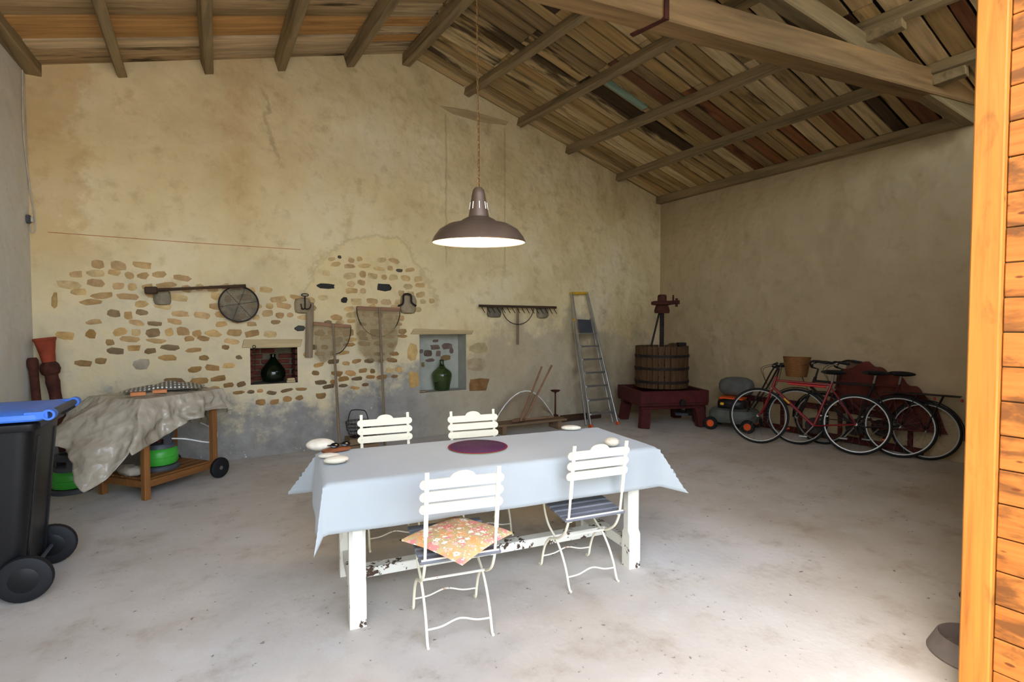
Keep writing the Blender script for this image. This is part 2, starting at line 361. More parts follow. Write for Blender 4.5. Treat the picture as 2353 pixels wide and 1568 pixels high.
def net(name, hexc, scale, dens):
    t = NT(name); v = t.coords((scale,) * 3); w = t.n('ShaderNodeVectorMath'); w.operation = 'FRACTION'; t.t.links.new(v, w.inputs[0]); x, y, z = t.xyz(w.outputs[0])
    n = t.noise(6, 4); line = t.math('MAXIMUM', t.mr(x, dens, dens - .1), t.mr(z, dens, dens - .1)); a = t.math('MULTIPLY', t.math('MAXIMUM', line, t.mr(n, .45, .7, 0, .7)), 1.0)
    m = t.fin(lin(hexc), .95, 0, .05); tr = t.n('ShaderNodeBsdfTransparent'); mx = t.n('ShaderNodeMixShader'); t.t.links.new(a, mx.inputs[0])
    o = t.t.nodes['Material Output']; t.t.links.new(tr.outputs[0], mx.inputs[1]); t.t.links.new(t.b.outputs[0], mx.inputs[2]); t.t.links.new(mx.outputs[0], o.inputs[0]); return m
M['net'] = net('fish_net_twine', 'a08c6a', 75, .34); M['mesh'] = net('sieve_wire_mesh', '6f675a', 160, .36); M['net2'] = net('pale_net_cloth', 'a8967a', 110, .5)
def glass(name, hexc):
    t = NT(name); m = t.fin(lin(hexc), .06, 0, .5); t.b.inputs['Transmission Weight'].default_value = .75; t.b.inputs['IOR'].default_value = 1.45; return m
M['glass'] = glass('green_glass', '57693a'); M['glass_dark'] = glass('dark_green_glass', '22301c')
M['alu'] = basic('aluminium', 'b3b4b2', .35, .85, .12, 12); M['yellow'] = basic('yellow_plastic', 'd6a520', .5); M['chrome'] = basic('chrome', '94948f', .4, .9, .05)
M['redpaint'] = basic('dark_red_paint', '4a1613', .7, 0, .25, 9, .15); M['bikered'] = basic('bike_red_paint', '7d171c', .35, 0, .1, 8); M['pumpred'] = basic('bright_red_plastic', 'b81d1a', .4)
M['slat'] = wood('press_slat_wood', '5c4228', .4, 2, 6, .8); M['wicker'] = None
def wicker():
    t = NT('wicker'); w = t.n('ShaderNodeTexWave'); w.bands_direction = 'Z'; w.inputs['Scale'].default_value = 22; w.inputs['Distortion'].default_value = 2; t.t.links.new(t.tc.outputs['Object'], w.inputs[0])
    col = t.ramp(w.outputs['Fac'], [(.2, lin('6b4424')), (.7, lin('9c6a38'))]); t.bump(w.outputs['Fac'], .6, .01); return t.fin(col, .8)
M['wicker'] = wicker()
M['orange'] = basic('orange_plastic', 'd9541e', .45); M['mowgrey'] = basic('mower_grey_green', '565a52', .55); M['galva'] = basic('grey_fabric_box', '5c5c56', .8, 0, .2, 7)
M['redcloth'] = basic('faded_red_cloth', '5e2c22', .95, 0, .3, 6, .4); M['card'] = basic('brown_cardboard', '755640', .9)
M['lampm'] = basic('lamp_brown_metal', '6d5a4b', .38, .5, .15, 6); M['lampw'] = basic('lamp_white_enamel', 'f4ecd6', .4, 0, .02); M['brass'] = basic('aged_brass', '8a6a3c', .4, .8)
M['pebble'] = basic('white_pebble', 'd3cab6', .75, 0, .12, 20, .3); M['pebble2'] = None
def spot():
    t = NT('spotted_pebble'); n = t.noise(28, 4, .6); return t.fin(t.mix(t.mr(n, .62, .68), lin('cfc6b0'), lin('8f7247')), .7)
M['pebble2'] = spot(); M['leather'] = basic('brown_leather', '7a4526', .5, 0, .2, 20); M['lens'] = basic('black_lens', '0d0d10', .12, 0, .02, spec=.6)
M['bowl'] = basic('taupe_plastic', '6e645d', .5); M['navy'] = basic('navy_plastic', '1d2140', .5); M['tag'] = basic('white_fabric_tag', 'efece4', .9)
M['cable'] = basic('grey_cable', 'b8b0a0', .7); M['redcord'] = basic('red_chalk_string', 'b5694a', .9)
def emis(name, col, st):
    t = NT(name); m = t.fin(col, .4); t.b.inputs['Emission Color'].default_value = (*col, 1); t.b.inputs['Emission Strength'].default_value = st; return m
M['bulb'] = emis('lamp_bulb_glow', (1.0, .78, .48), 20)

# ================================================================== THE SETTING
struct(mb().add([(-2.6, YF - .3, 0), (XR + .6, YF - .3, 0), (XR + .6, D + .6, 0), (-2.6, D + .6, 0)], [(0, 1, 2, 3)]).build('floor', M['floor']))
struct(mb().add([(-40, -60, -.004), (40, -60, -.004), (40, YF - .3, -.004), (-40, YF - .3, -.004)], [(0, 1, 2, 3)]).build('ground', M['ground']))
# --- back wall with two niches
N1 = (.585, 1.09, .835, 1.255, .36); N2 = (2.63, 3.33, .60, 1.39, .26)          # x0, x1, z0, z1, depth
w = mb(); xs = sorted([-1.6, N1[0], N1[1], N2[0], N2[1], RIDGE_X, 7.5])
for a, b in zip(xs[:-1], xs[1:]):
    hole = N1 if a >= N1[0] - 1e-6 and b <= N1[1] + 1e-6 else N2 if a >= N2[0] - 1e-6 and b <= N2[1] + 1e-6 else None
    ta, tb = zroof(a) + .04, zroof(b) + .04
    if hole:
        w.add([(a, D, 0), (b, D, 0), (b, D, hole[2]), (a, D, hole[2])], [(0, 1, 2, 3)]); w.add([(a, D, hole[3]), (b, D, hole[3]), (b, D, tb), (a, D, ta)], [(0, 1, 2, 3)])
    else: w.add([(a, D, 0), (b, D, 0), (b, D, tb), (a, D, ta)], [(0, 1, 2, 3)])
w.prism([(-1.6, 0), (7.5, 0), (7.5, zroof(7.5)), (RIDGE_X, RIDGE_Z), (-1.6, zroof(-1.6))], D + .40, D + .5, lambda u, v, d: V((u, d, v)))
wall_back = struct(w.build('wall_back', M['back'], smooth=0))
def niche(n, mat, name):
    x0, x1, z0, z1, d = n; k = mb(); y0, y1 = D, D + d
    k.add([(x0, y0, z0), (x1, y0, z0), (x1, y1, z0), (x0, y1, z0)], [(0, 1, 2, 3)]); k.add([(x0, y0, z1), (x1, y0, z1), (x1, y1, z1), (x0, y1, z1)], [(3, 2, 1, 0)])
    k.add([(x0, y0, z0), (x0, y1, z0), (x0, y1, z1), (x0, y0, z1)], [(0, 1, 2, 3)]); k.add([(x1, y0, z0), (x1, y1, z0), (x1, y1, z1), (x1, y0, z1)], [(3, 2, 1, 0)])
    k.add([(x0, y1, z0), (x1, y1, z0), (x1, y1, z1), (x0, y1, z1)], [(0, 1, 2, 3)])
    return k.build(name, mat, wall_back, smooth=0)
niche(N1, basic('niche_mortar', '655b48', .95, 0, .2, 9, .3), 'niche'); niche(N2, M['blue'], 'niche')
# bricks lining the small niche
bk = mb().box((0, 0, 0), (.15, .03, .05)).mesh('brick', M['brick'], bev=.006)
bs = mb().box((0, 0, 0), (.03, .13, .05)).mesh('brick', M['brick'], bev=.006)
for r in range(6):
    z = N1[2] + .04 + r * .066
    for c in range(3):
        if random.random() < .78:
            o = bpy.data.objects.new('brick', bk); COL.objects.link(o); o.parent = wall_back; o.location = (N1[0] + .09 + c * .165 - (r % 2) * .03, D + N1[4] - .008, z)
    for c in range(2):
        o = bpy.data.objects.new('brick', bs); COL.objects.link(o); o.parent = wall_back; o.location = (N1[1] - .008, D + .085 + c * .15, z)
        o = bpy.data.objects.new('brick', bs); COL.objects.link(o); o.parent = wall_back; o.location = (N1[0] + .008, D + .085 + c * .15, z)
lt = mb().prism([(.50, 1.262), (1.12, 1.257), (1.15, 1.35), (.52, 1.355)], D - .015, D + .06, lambda u, v, d: V((u, d, v))).build('lintel', M['lintel'], wall_back, bev=.006)
mb().prism([(2.50, 1.395), (3.42, 1.385), (3.45, 1.44), (2.55, 1.47)], D - .012, D + .05, lambda u, v, d: V((u, d, v))).build('lintel', M['lintel'], wall_back, bev=.006)
p = [bw(*q) for q in ((1008, 243), (1075, 253), (1168, 280), (1162, 288), (1100, 280), (1040, 262))]
mb().prism([(q.x, q.z) for q in p], D - .012, D + .03, lambda u, v, d: V((u, d, v))).build('lintel', M['lintel'], wall_back, bev=.006)
# --- stones showing through the plaster, each its own piece
def stone(cx, cz, w, h, col, proud=.008, squarish=.3, rot=0):
    n = random.choice((7, 8, 9)); poly = []
    for k in range(n):
        a = 2 * math.pi * (k + random.uniform(-.25, .25)) / n; ca, sa = math.cos(a), math.sin(a)
        e = 2.0 + squarish * 4; rr = (abs(ca) ** e + abs(sa) ** e) ** (-1 / e) * random.uniform(.82, 1.04)
        x, z = ca * rr * w / 2, sa * rr * h / 2
        poly.append((x * math.cos(rot) - z * math.sin(rot), x * math.sin(rot) + z * math.cos(rot)))
    m = mb(); vs = [V((u, .02, v)) for u, v in poly] + [V((u, -proud * .45, v)) for u, v in poly] + [V((u * .8, -proud * random.uniform(.8, 1.2), v * .8)) for u, v in poly]
    fs = [tuple(2 * n + i for i in reversed(range(n)))]
    for i in range(n): j = (i + 1) % n; fs += [(i, j, n + j, n + i), (n + i, n + j, 2 * n + j, 2 * n + i)]
    m.add(vs, fs); return m.build('stone', M['stone'], wall_back, loc=(cx, D, cz), smooth=50, color=col)
def inpoly(x, z, P):
    c = False; j = len(P) - 1
    for i in range(len(P)):
        if (P[i][1] > z) != (P[j][1] > z) and x < (P[j][0] - P[i][0]) * (z - P[i][1]) / (P[j][1] - P[i][1]) + P[i][0]: c = not c
        j = i
    return c
def W(*pts): return [(bw(*q).x, bw(*q).z) for q in pts]
A_ = W((100, 640), (170, 600), (240, 585), (330, 615), (470, 650), (560, 655), (690, 690), (700, 800), (690, 930), (620, 945), (520, 905), (420, 905), (330, 870), (250, 850), (170, 840), (100, 740))
B_ = W((700, 680), (740, 600), (800, 555), (880, 570), (960, 640), (990, 700), (935, 730), (945, 790), (930, 850), (880, 880), (800, 895), (720, 920), (695, 800))
taken = [(N1[0] - .02, N1[1] + .06, N1[2] - .0, N1[3] + .1), (N2[0] - .12, N2[1] + .3, N2[2], N2[3] + .1)]
SC = [lin(h) for h in ('c9a469', 'c29b5e', 'b98f55', 'cdb07a', 'b48a58', 'bf9a68')]; SD = [lin(h) for h in ('8a6b42', '7d6140', '967347', '6f5b40', 'a07a48')]
explicit = [((749, 658), 44, 13, '3b3a38'), ((883, 661), 34, 19, '3a3938'), ((791, 690), 17, 14, '34322f'), ((688, 755), 27, 14, '4c4b47'), ((917, 622), 16, 8, '5a564d'), ((780, 591), 9, 8, '55524a'),
            ((948, 810), 24, 42, 'cfae74'), ((951, 872), 24, 40, 'c9a467'), ((1101, 884), 48, 30, '8d6a44'), ((1100, 800), 46, 28, 'b9a77f'), ((1095, 838), 46, 34, 'b3a282'), ((325, 838), 40, 26, 'a89f8c'), ((209, 768), 28, 22, 'a5824e'), ((125, 690), 14, 40, 'b49663')]
for (px, py), wpx, hpx, hx in explicit:
    c = bw(px, py); a = bw(px - wpx / 2, py); b = bw(px + wpx / 2, py); t_ = bw(px, py - hpx / 2); d_ = bw(px, py + hpx / 2)
    stone(c.x, c.z, b.x - a.x, t_.z - d_.z, lin(hx), .012, .8); taken.append((a.x - .02, b.x + .02, d_.z - .02, t_.z + .02))
z = .52
while z < 2.35:
    rh = random.uniform(.075, .11); x = -1.15 + random.uniform(0, .1)
    while x < 3.0:
        inB = inpoly(x, z, B_); ok = inB or inpoly(x, z, A_); low = z < 1.25 and x > .1
        ww = random.uniform(.07, .16) if low else random.uniform(.08, .20) if not inB else random.uniform(.08, .17)
        hh = rh * random.uniform(.68, .92) * (.8 if low else 1)
        cx, cz = x + ww / 2, z + random.uniform(-.022, .022)
        if ok and random.random() < (.9 if inB else .84) and not any(q[0] < cx + ww / 2 and q[1] > cx - ww / 2 and q[2] < cz + hh / 2 and q[3] > cz - hh / 2 for q in taken):
            pale = min(1, max(0, (z - 1.0) / .9)); col = random.choice(SC) if random.random() < .15 + pale else random.choice(SD); k = random.uniform(.85, 1.1)
            wc = lin('d2c19a'); pm_ = .26 * pale + .05; col = tuple(a_ * (1 - pm_) + b_ * pm_ for a_, b_ in zip(col, wc)); stone(cx, cz, ww, hh, mul(col, k), random.uniform(.003, .008), random.uniform(.0, .9), random.uniform(-.22, .22))
        x += ww + random.uniform(.012, .04)
    z += rh + random.uniform(.0, .015)
# bare patches in the blue niche
for px, py, wp, hp in ((1000, 802), (14, 8)) and ((1001, 784, 14, 7), (1000, 798, 24, 12), (1027, 796, 24, 16), (983, 812, 20, 18), (1007, 813, 12, 14), (968, 808, 9, 10), (1024, 823, 26, 14), (988, 828, 22, 9), (1037, 806, 10, 16), (972, 838, 8, 12)):
    c = bw(px, py, D + N2[4]); sx = (bw(px + wp / 2, py, D + N2[4]).x - bw(px - wp / 2, py, D + N2[4]).x); sz = bw(px, py - hp / 2, D + N2[4]).z - bw(px, py + hp / 2, D + N2[4]).z
    o = stone(c.x, c.z, sx, sz, lin(random.choice(('6b5c50', '75655a', '8a744e'))), .006, .8); o.location.y = D + N2[4]
# projecting corbel stones that carry the tools
for px, py, wp, hp, hx in ((373, 685, 42, 34, '8f8572'), (695, 703, 38, 36, '9a8a6e'), (937, 700, 36, 44, '9d8f74'), (1134, 717, 32, 26, '7d7566'), (1245, 719, 26, 26, '8f8672')):
    c = bw(px, py); s_ = (bw(px + wp / 2, py).x - bw(px - wp / 2, py).x); h_ = bw(px, py - hp / 2).z - bw(px, py + hp / 2).z
    o = mb().sph((0, 0, 0), (s_ / 2, .07, h_ / 2), 12, 8, None, lambda p: (abs(p.x) ** 5 + abs(p.y) ** 5 + abs(p.z) ** 5) ** (-1 / 5) * random.uniform(.94, 1.0)).build('corbel_stone', M['stone'], wall_back, loc=(c.x, D, c.z), smooth=50, color=lin(hx))
# --- side and front walls
struct(mb().prism([(xl(D + .1), D + .1), (xl(.2), .2), (xl(.2) - .5, .2), (xl(D + .1) - .5, D + .1)], 0, 3.93).build('wall_left', M['left'], smooth=0))
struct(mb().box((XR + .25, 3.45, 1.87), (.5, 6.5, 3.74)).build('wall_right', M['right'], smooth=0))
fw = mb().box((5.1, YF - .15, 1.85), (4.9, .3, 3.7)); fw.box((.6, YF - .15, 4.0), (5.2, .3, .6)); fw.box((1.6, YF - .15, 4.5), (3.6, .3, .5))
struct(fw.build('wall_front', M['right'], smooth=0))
struct(mb().prism([(xl(.2) - .02, .2), (-2.3, -6.5), (-2.6, -6.5), (xl(.2) - .4, .2)], 0, 3.0).build('wall_added_shade', M['left'], smooth=0))  # unseen wall added outside to shade the right of the room
# --- roof: boards on purlins
cb = mb()
for xa, xb in ((-2.6, RIDGE_X), (RIDGE_X, 8.0)):
    cb.add([(xa, .2, zroof(xa) + .05), (xb, .2, zroof(xb) + .05), (xb, D + .6, zroof(xb) + .05), (xa, D + .6, zroof(xa) + .05)], [(0, 1, 2, 3)])
    cb.add([(xa, .2, zroof(xa) + .15), (xb, .2, zroof(xb) + .15), (xb, D + .6, zroof(xb) + .15), (xa, D + .6, zroof(xa) + .15)], [(0, 1, 2, 3)])
ceiling = struct(cb.build('ceiling', M['dark'], smooth=0))
PL = [-1.25, -.55, .21, .94, 1.73, 2.45]; PR = [2.45, 3.36, 4.23, 5.13, 6.19, 7.30]
BL = [lin(h) for h in ('bfa67e', 'c4ae88', 'ab926c', 'd0bb98', 'b8a07a', 'a08a68', 'c0955f')]; BR_ = [lin(h) for h in ('cbb385', 'c2a97c', 'b59a6c', 'd4be92', 'a58c62', 'b89a68', '8e7856', 'c4ac80')]
BO = [lin(h) for h in ('85593a', '8c6040', '75503a')]
def board(xa, xb, y0, wd, col, ln):
    m = (zroof(xb) - zroof(xa)) / (xb - xa); L = math.hypot(xb - xa, zroof(xb) - zroof(xa)); n = max(2, int(L / .45)); k = mb()
    e0 = [random.uniform(0, .014) for _ in range(n + 1)]; e1 = [random.uniform(0, .014) for _ in range(n + 1)]; vs = []
    for i in range(n + 1):
        x = L * i / n; s = random.uniform(-.002, .002)
        vs += [(x, e0[i], s), (x, wd - e1[i], s), (x, wd - e1[i], .022), (x, e0[i], .022)]
    fs = [(0, 3, 2, 1), (4 * n, 4 * n + 1, 4 * n + 2, 4 * n + 3)]
    for i in range(n): a = 4 * i; b = a + 4; fs += [(a + j, a + (j + 1) % 4, b + (j + 1) % 4, b + j) for j in range(4)]
    o = k.add(vs, fs).build('board', M['board'], ceiling, loc=(xa, y0, zroof(xa) + random.uniform(-.004, .006)), smooth=0, color=col, merge=False)
    o.rotation_euler = (random.uniform(-.012, .012), -math.atan(m), 0)
y = .62
while y < D:
    wd = min(random.uniform(.13, .21), D + .02 - y); cuts = [PL[0] - .3] + ([random.choice(PL[2:5])] if random.random() < .6 else []) + [RIDGE_X]
    for a, b in zip(cuts[:-1], cuts[1:]): board(a + .003, b - .003, y, wd, mul(random.choice(BL), random.uniform(.85, 1.12)), b - a)
    y += wd + random.uniform(.002, .008)
y = .62
while y < D:
    wd = min(random.uniform(.11, .19), D + .02 - y); inner = [p for p in PR[1:5] if random.random() < .45]; cuts = [RIDGE_X] + inner + [PR[-1] + .1]
    for a, b in zip(cuts[:-1], cuts[1:]):
        c = random.choice(BR_)
        if y < 4.6 and (a + b) / 2 > 5.0 and random.random() < .4: c = random.choice(BO)
        if random.random() < .06: c = lin('4a3c2c')
        board(a + .003, b - .003, y, wd, mul(c, random.uniform(.8, 1.12)), b - a)
    y += wd + random.uniform(.003, .014)
g = bw(1330, 232); gp = pick(1370, 255, 2, 4.37)
gb = mb().box((0, 0, 0), (.85, .11, .012)).build('board', M['board'], ceiling, smooth=0, color=lin('8aa596')); gb.location = (4.68, 4.95, zroof(4.68) - .008); gb.rotation_euler = (0, math.atan(.272), 0)
# purlins: x at the back wall, x at the front, depth below the boards, width
for xa, xb, off, wd in ((-.55, -.64, .15, .085), (.21, -.04, .15, .085), (.94, .84, .16, .09), (1.73, 1.85, .15, .10), (2.47, 2.66, .15, .11), (3.36, 3.75, .11, .09), (4.23, 4.47, .12, .09), (5.13, 5.39, .12, .085), (6.19, 6.18, .11, .085)):
    s = -.30 if xa < 2.4 else (.272 if xa > 2.6 else 0); nrm = V((s, 0, 1)).normalized(); k = mb(); n = 5; pts = []
    for i in range(n + 1):
        t_ = i / n; x = xa + (xb - xa) * t_; pts.append(V((x, D + .03 + (.35 - D) * t_, zroof(x) - off / 2 - (.012 if s == 0 else 0) + random.uniform(-.006, .006))))
    sx = V((nrm.z, 0, -nrm.x)); vs = []
    for q in pts:
        for a, b in ((-1, -1), (1, -1), (1, 1), (-1, 1)): vs.append(q + sx * a * (wd / 2 + random.uniform(-.004, .004)) + nrm * b * off / 2)
    fs = [(0, 3, 2, 1), (4 * n, 4 * n + 1, 4 * n + 2, 4 * n + 3)]
    for i in range(n): fs += [(4 * i + j, 4 * i + (j + 1) % 4, 4 * i + 4 + (j + 1) % 4, 4 * i + 4 + j) for j in range(4)]
    k.add(vs, fs).build('purlin', M['timber_y'], ceiling, smooth=0, bev=.006)
mb().bar((xl(D) + .06, D + .02, 3.935), (xl(.4) + .06, .4, 3.935), .12, .12).build('wall_plate', M['timber_y'], ceiling, smooth=0, bev=.006)
mb().bar((XR - .05, D + .02, 3.735), (XR - .06, .4, 3.745), .14, .12).build('wall_plate', M['timber_y'], ceiling, smooth=0, bev=.008)
# truss near the opening, set askew
def ty(x): return 3.40 - .174 * x
def trb(name, xa, za, xb, zb, wd, h, mat):
    a, b = V((xa, ty(xa), za)), V((xb, ty(xb), zb)); L = (b - a).length; d = (b - a) / L
    o = mb().box((L / 2, 0, 0), (L, wd, h)).build(name, mat, ceiling, loc=a, bev=.012, smooth=0)
    yv = V((0, 0, 1)).cross(d).normalized(); zv = d.cross(yv); o.rotation_euler = Matrix((d, yv, zv)).transposed().to_euler(); return o
trb('tie_beam', -1.45, 3.95, 7.2, 3.885, .20, .24, M['tie'])
trb('rafter', 6.95, zroof(6.95) - .16, 2.52, zroof(2.52) - .30, .15, .18, M['timber']); trb('rafter', -1.3, zroof(-1.3) - .16, 2.42, zroof(2.42) - .30, .15, .18, M['timber'])
trb('king_post', 2.47, 4.02, 2.47, 4.72, .15, .15, M['timber']); trb('strut', 2.6, 4.1, 4.1, zroof(4.1) - .30, .10, .12, M['timber'])
b0 = V((3.05, ty(3.05) - .112, 4.05)); st = mb().bar(b0, b0 + V((0, 0, -.26)), .045, .012, (0, 1, 0)); st.bar(b0 + V((0, 0, -.25)), b0 + V((-.06, .30, -.255)), .045, .012); st.build('iron_strap', M['rust'], ceiling, smooth=0)
for x in (4.4, 5.3, 6.2):
    mb().bar(V((x, ty(x) - .02, zroof(x) - .16)), V((x + .02, ty(x) - .34, zroof(x) - .14)), .10, .10).build('purlin_cleat', M['timber'], ceiling, smooth=0, bev=.006)
# --- plank door standing open beside the camera
door = struct(mb().box((2.66, -.13, 1.5), (.03, 1.5, 2.9)).build('door_1', M['dark'], smooth=0))
post = mb().box((0, 0, 0), (.06, .094, 2.95)).build('post', M['door_post'], door, loc=(2.62, .755, 1.49), bev=.005, smooth=0)
z = .06
for i in range(22):
    mb().box((0, 0, 0), (.026, 1.58, .1265)).build('plank', M['door_plank'], door, loc=(2.632 + random.uniform(-.002, .002), -.085, z + .064), bev=.003, smooth=0); z += .131

# ================================================================== PENDANT LAMP
LX = V((1.495, 2.80, 2.02))
lamp = thing('pendant_lamp', 'brown metal industrial pendant lamp, lit, hanging on a chain above the table', 'lamp', LX); lamp.rotation_euler = (R(2.0), R(-1.5), 0)
mb().lathe([(.2785, 0), (.281, .006), (.268, .034), (.236, .076), (.182, .108), (.112, .124), (.098, .136), (.075, .148), (.063, .153)], 48, cap=False).build('shade', M['lampm'], lamp)
mb().lathe([(.2775, .001), (.264, .033), (.232, .073), (.178, .104), (.108, .119), (.06, .14), (.02, .15), (0, .151)], 48, cap=False).build('shade_lining', M['lampw'], lamp)
nk = mb().lathe([(.064, .150), (.060, .165), (.040, .285), (.038, .292), (.034, .312), (.022, .327), (0, .332)], 28).build('neck', M['lampm'], lamp)
for a in range(0, 360, 45):
    ca, sa = math.cos(R(a + 22)), math.sin(R(a + 22)); mb().bar((ca * .0555, sa * .0555, .198), (ca * .0485, sa * .0485, .24), .004, .004).build('vent_slot', M['lampw'], nk)
mb().tube([(0.014 * math.cos(R(a)), .0, .368 + .020 * math.sin(R(a))) for a in range(0, 360, 24)], .0022, 6, True).build('ring', M['brass'], lamp)
mb().tube([(-.011, 0, .32), (-.011, 0, .352), (-.006, 0, .357), (.006, 0, .357), (.011, 0, .352), (.011, 0, .32)], .002, 6).build('hanger', M['brass'], lamp)
ch = mb(); zt = zroof(1.5) - .02 - LX.z; z = .39; i = 0
while z < zt:
    h = .013
    ch.tube([((.0055 * math.cos(R(a)) if i % 2 else 0), (0 if i % 2 else .0055 * math.cos(R(a))), z + h * math.sin(R(a))) for a in range(0, 360, 45)], .0017, 4, True); z += .0225; i += 1
ch.build('chain', M['brass'], lamp)
mb().tube([(.006 + .003 * math.sin(k * 1.3), .004, .32 + (zt - .32) * k / 12) for k in range(13)], .0026, 6).build('cord', M['rust'], lamp)
mb().lathe([(.0, zt + .02), (.04, zt + .02), (.04, zt + .005), (.015, zt - .03), (0, zt - .03)], 16).build('ceiling_rose', M['brass'], lamp)
mb().lathe([(0, .145), (.017, .145), (.017, .115), (.022, .10), (.032, .07), (.028, .045), (.014, .03), (0, .028)], 18).build('bulb', M['bulb'], lamp)
ld = bpy.data.lights.new('bulb_light', 'POINT'); ld.energy = 4.5; ld.color = (1, .74, .40); ld.shadow_soft_size = .03
lo = bpy.data.objects.new('bulb_light', ld); COL.objects.link(lo); lo.parent = lamp; lo.location = (0, 0, .02)

# ================================================================== TABLE
TC, TR = V((1.575, 2.80, 0)), R(-9)
tab = thing('dining_table', 'long white painted wooden table with chipped legs under a grey cloth', 'table', TC, TR)
TA, TB, TZ = .985, .345, .752
mb().box((0, 0, TZ - .017), (2 * TA, 2 * TB, .032)).build('tabletop', M['table'], tab, bev=.004)
ap = mb()
for sy in (-1, 1): ap.box((0, sy * .295, TZ - .083), (1.62, .022, .10))
for sx in (-1, 1): ap.box((sx * .835, 0, TZ - .083), (.022, .55, .10))
ap.build('apron', M['table'], tab)
def leg_mesh():
    k = mb(); a = .041; c = .018
    sq = [(-a, -a), (a, -a), (a, a), (-a, a)]; oc = [(-a + c, -a), (a - c, -a), (a, -a + c), (a, a - c), (a - c, a), (-a + c, a), (-a, a - c), (-a, -a + c)]
    sq8 = [(-a + .002, -a), (a - .002, -a), (a, -a + .002), (a, a - .002), (a - .002, a), (-a + .002, a), (-a, a - .002), (-a, -a + .002)]
    rings = [(sq8, 0), (sq8, .215), (oc, .24), (oc, .62), (sq8, .645), (sq8, TZ - .034)]; vs = [(u, v, z) for r, z in rings for u, v in r]; fs = [tuple(reversed(range(8))), tuple(range(40, 48))]
    for i in range(5): fs += [(8 * i + j, 8 * i + (j + 1) % 8, 8 * i + 8 + (j + 1) % 8, 8 * i + 8 + j) for j in range(8)]
    return k.add(vs, fs).mesh('leg', M['table'], smooth=20)
lm = leg_mesh()
for sx in (-1, 1):
    for sy in (-1, 1): o = bpy.data.objects.new('leg', lm); COL.objects.link(o); o.parent = tab; o.location = (sx * .835, sy * .295, 0)
    mb().box((0, 0, 0), (.05, .51, .065)).build('end_stretcher', M['table'], tab, loc=(sx * .835, 0, .13), bev=.004)
mb().box((0, 0, 0), (1.62, .075, .055)).build('stretcher', M['table'], tab, loc=(0, 0, .135), bev=.004)
def drape(a, b, drop, lift, wav, corner):
    def f(u, v):
        s = (u * 2 - 1) * (a + drop); t = (v * 2 - 1) * (b + drop); dx = max(abs(s) - a, 0); dy = max(abs(t) - b, 0); sx = 1 if s > 0 else -1; sy = 1 if t > 0 else -1
        x = max(-a, min(a, s)); y = max(-b, min(b, t)); lo = min(dx, dy); hi = max(dx, dy); k = corner(sx, sy)
        fl_ = .06 * hi / drop + (.010 * math.sin(s * wav + 1) + .008 * math.sin(t * wav * 1.6)) * hi / drop
        if dx > 0 and dy == 0: x += sx * (.008 + fl_ * .5)
        elif dy > 0 and dx == 0: y += sy * (.008 + fl_ * .5)
        elif dx > 0: x += sx * (.008 + fl_ * .4 * dx / hi + lo * k[0]); y += sy * (.008 + fl_ * .4 * dy / hi + lo * k[1])
        z = lift - hi * (.985 if lo == 0 else 1) - lo * k[2] * (.35 if lo else 0)
        if hi == 0: z += .0012 * math.sin(s * 5) * math.sin(t * 9)
        return (x, y, z)
    return f
tc = mb().grid(drape(TA + .003, TB + .003, .245, .0, 9, lambda sx, sy: {(-1, -1): (.10, .10, 1.0), (-1, 1): (.62, .30, .35), (1, -1): (.62, .25, .55), (1, 1): (.5, .4, .6)}[(sx, sy)]), 96, 56)
def thick(o, t_, off=1):
    md = o.modifiers.new('thickness', 'SOLIDIFY'); md.thickness = t_; md.offset = off; return o
tc_o = tag(tc.build('tablecloth', M['cloth'], loc=TC + V((0, 0, TZ + .0035)), rz=TR, smooth=60), 'pale blue-grey linen cloth draped over the long table', 'tablecloth'); thick(tc_o, .0015, 1)
TOPZ = TZ + .006
# --- round placemat and the things laid on the cloth
pm = thing('placemat', 'round dark purple woven placemat in the middle of the table', 'placemat', (1.53, 2.885, TOPZ)); 
mb().lathe([(0, .004), (.178, .004), (.18, .005), (.176, .0075), (0, .0075)], 48).build('top', M['mat'], pm); mb().lathe([(.18, .002), (.186, .003), (.187, .005), (.182, .0065), (.178, .005)], 48, ring=True).build('rim', M['mat_rim'], pm); mb().lathe([(0, 0), (.184, 0), (.184, .003), (0, .003)], 48).build('underside', M['mat_under'], pm)
def pebble(px, py, rad, rz, label, mat, tilt=0, zoff=0, seed=1):
    p = fl(px, py, TOPZ); rnd = random.Random(seed); ph = [rnd.uniform(0, 6) for _ in range(3)]
    f = lambda q: 1 + .05 * math.sin(q.x * 2 + ph[0]) + .04 * math.sin(q.y * 3 + ph[1]); m = mb().sph((0, 0, rad[2] * .97), rad, 20, 12, Matrix.Rotation(tilt, 3, 'Y'), f)
    zm = min(q.z for q in m.v); o = m.build('pebble', mat, loc=(p.x, p.y, TOPZ - zm + .0005 + zoff), rz=rz, smooth=80)
    return tag(o, label, 'pebble', 'stones holding down the tablecloth')
pebble(772, 1066, (.068, .042, .022), R(-5), 'spotted cream pebble nearest the table corner', M['pebble2'], seed=2)
pebble(756, 1053, (.062, .034, .014), R(-25), 'smooth pure white flat pebble behind the spotted one', M['pebble'], seed=3)
pebble(736, 1036, (.085, .055, .034), R(-22), 'long cream stone lying beside the black sunglasses', M['pebble'], seed=4)
pebble(1313, 989, (.075, .036, .019), R(-32), 'long white pebble at the far right end of the table', M['pebble'], seed=5)
pebble(1406, 1026, (.05, .045, .03), R(10), 'round greyish pebble behind the tall chair back on the right', M['pebble2'], seed=6)
p = fl(765, 1044, TOPZ)
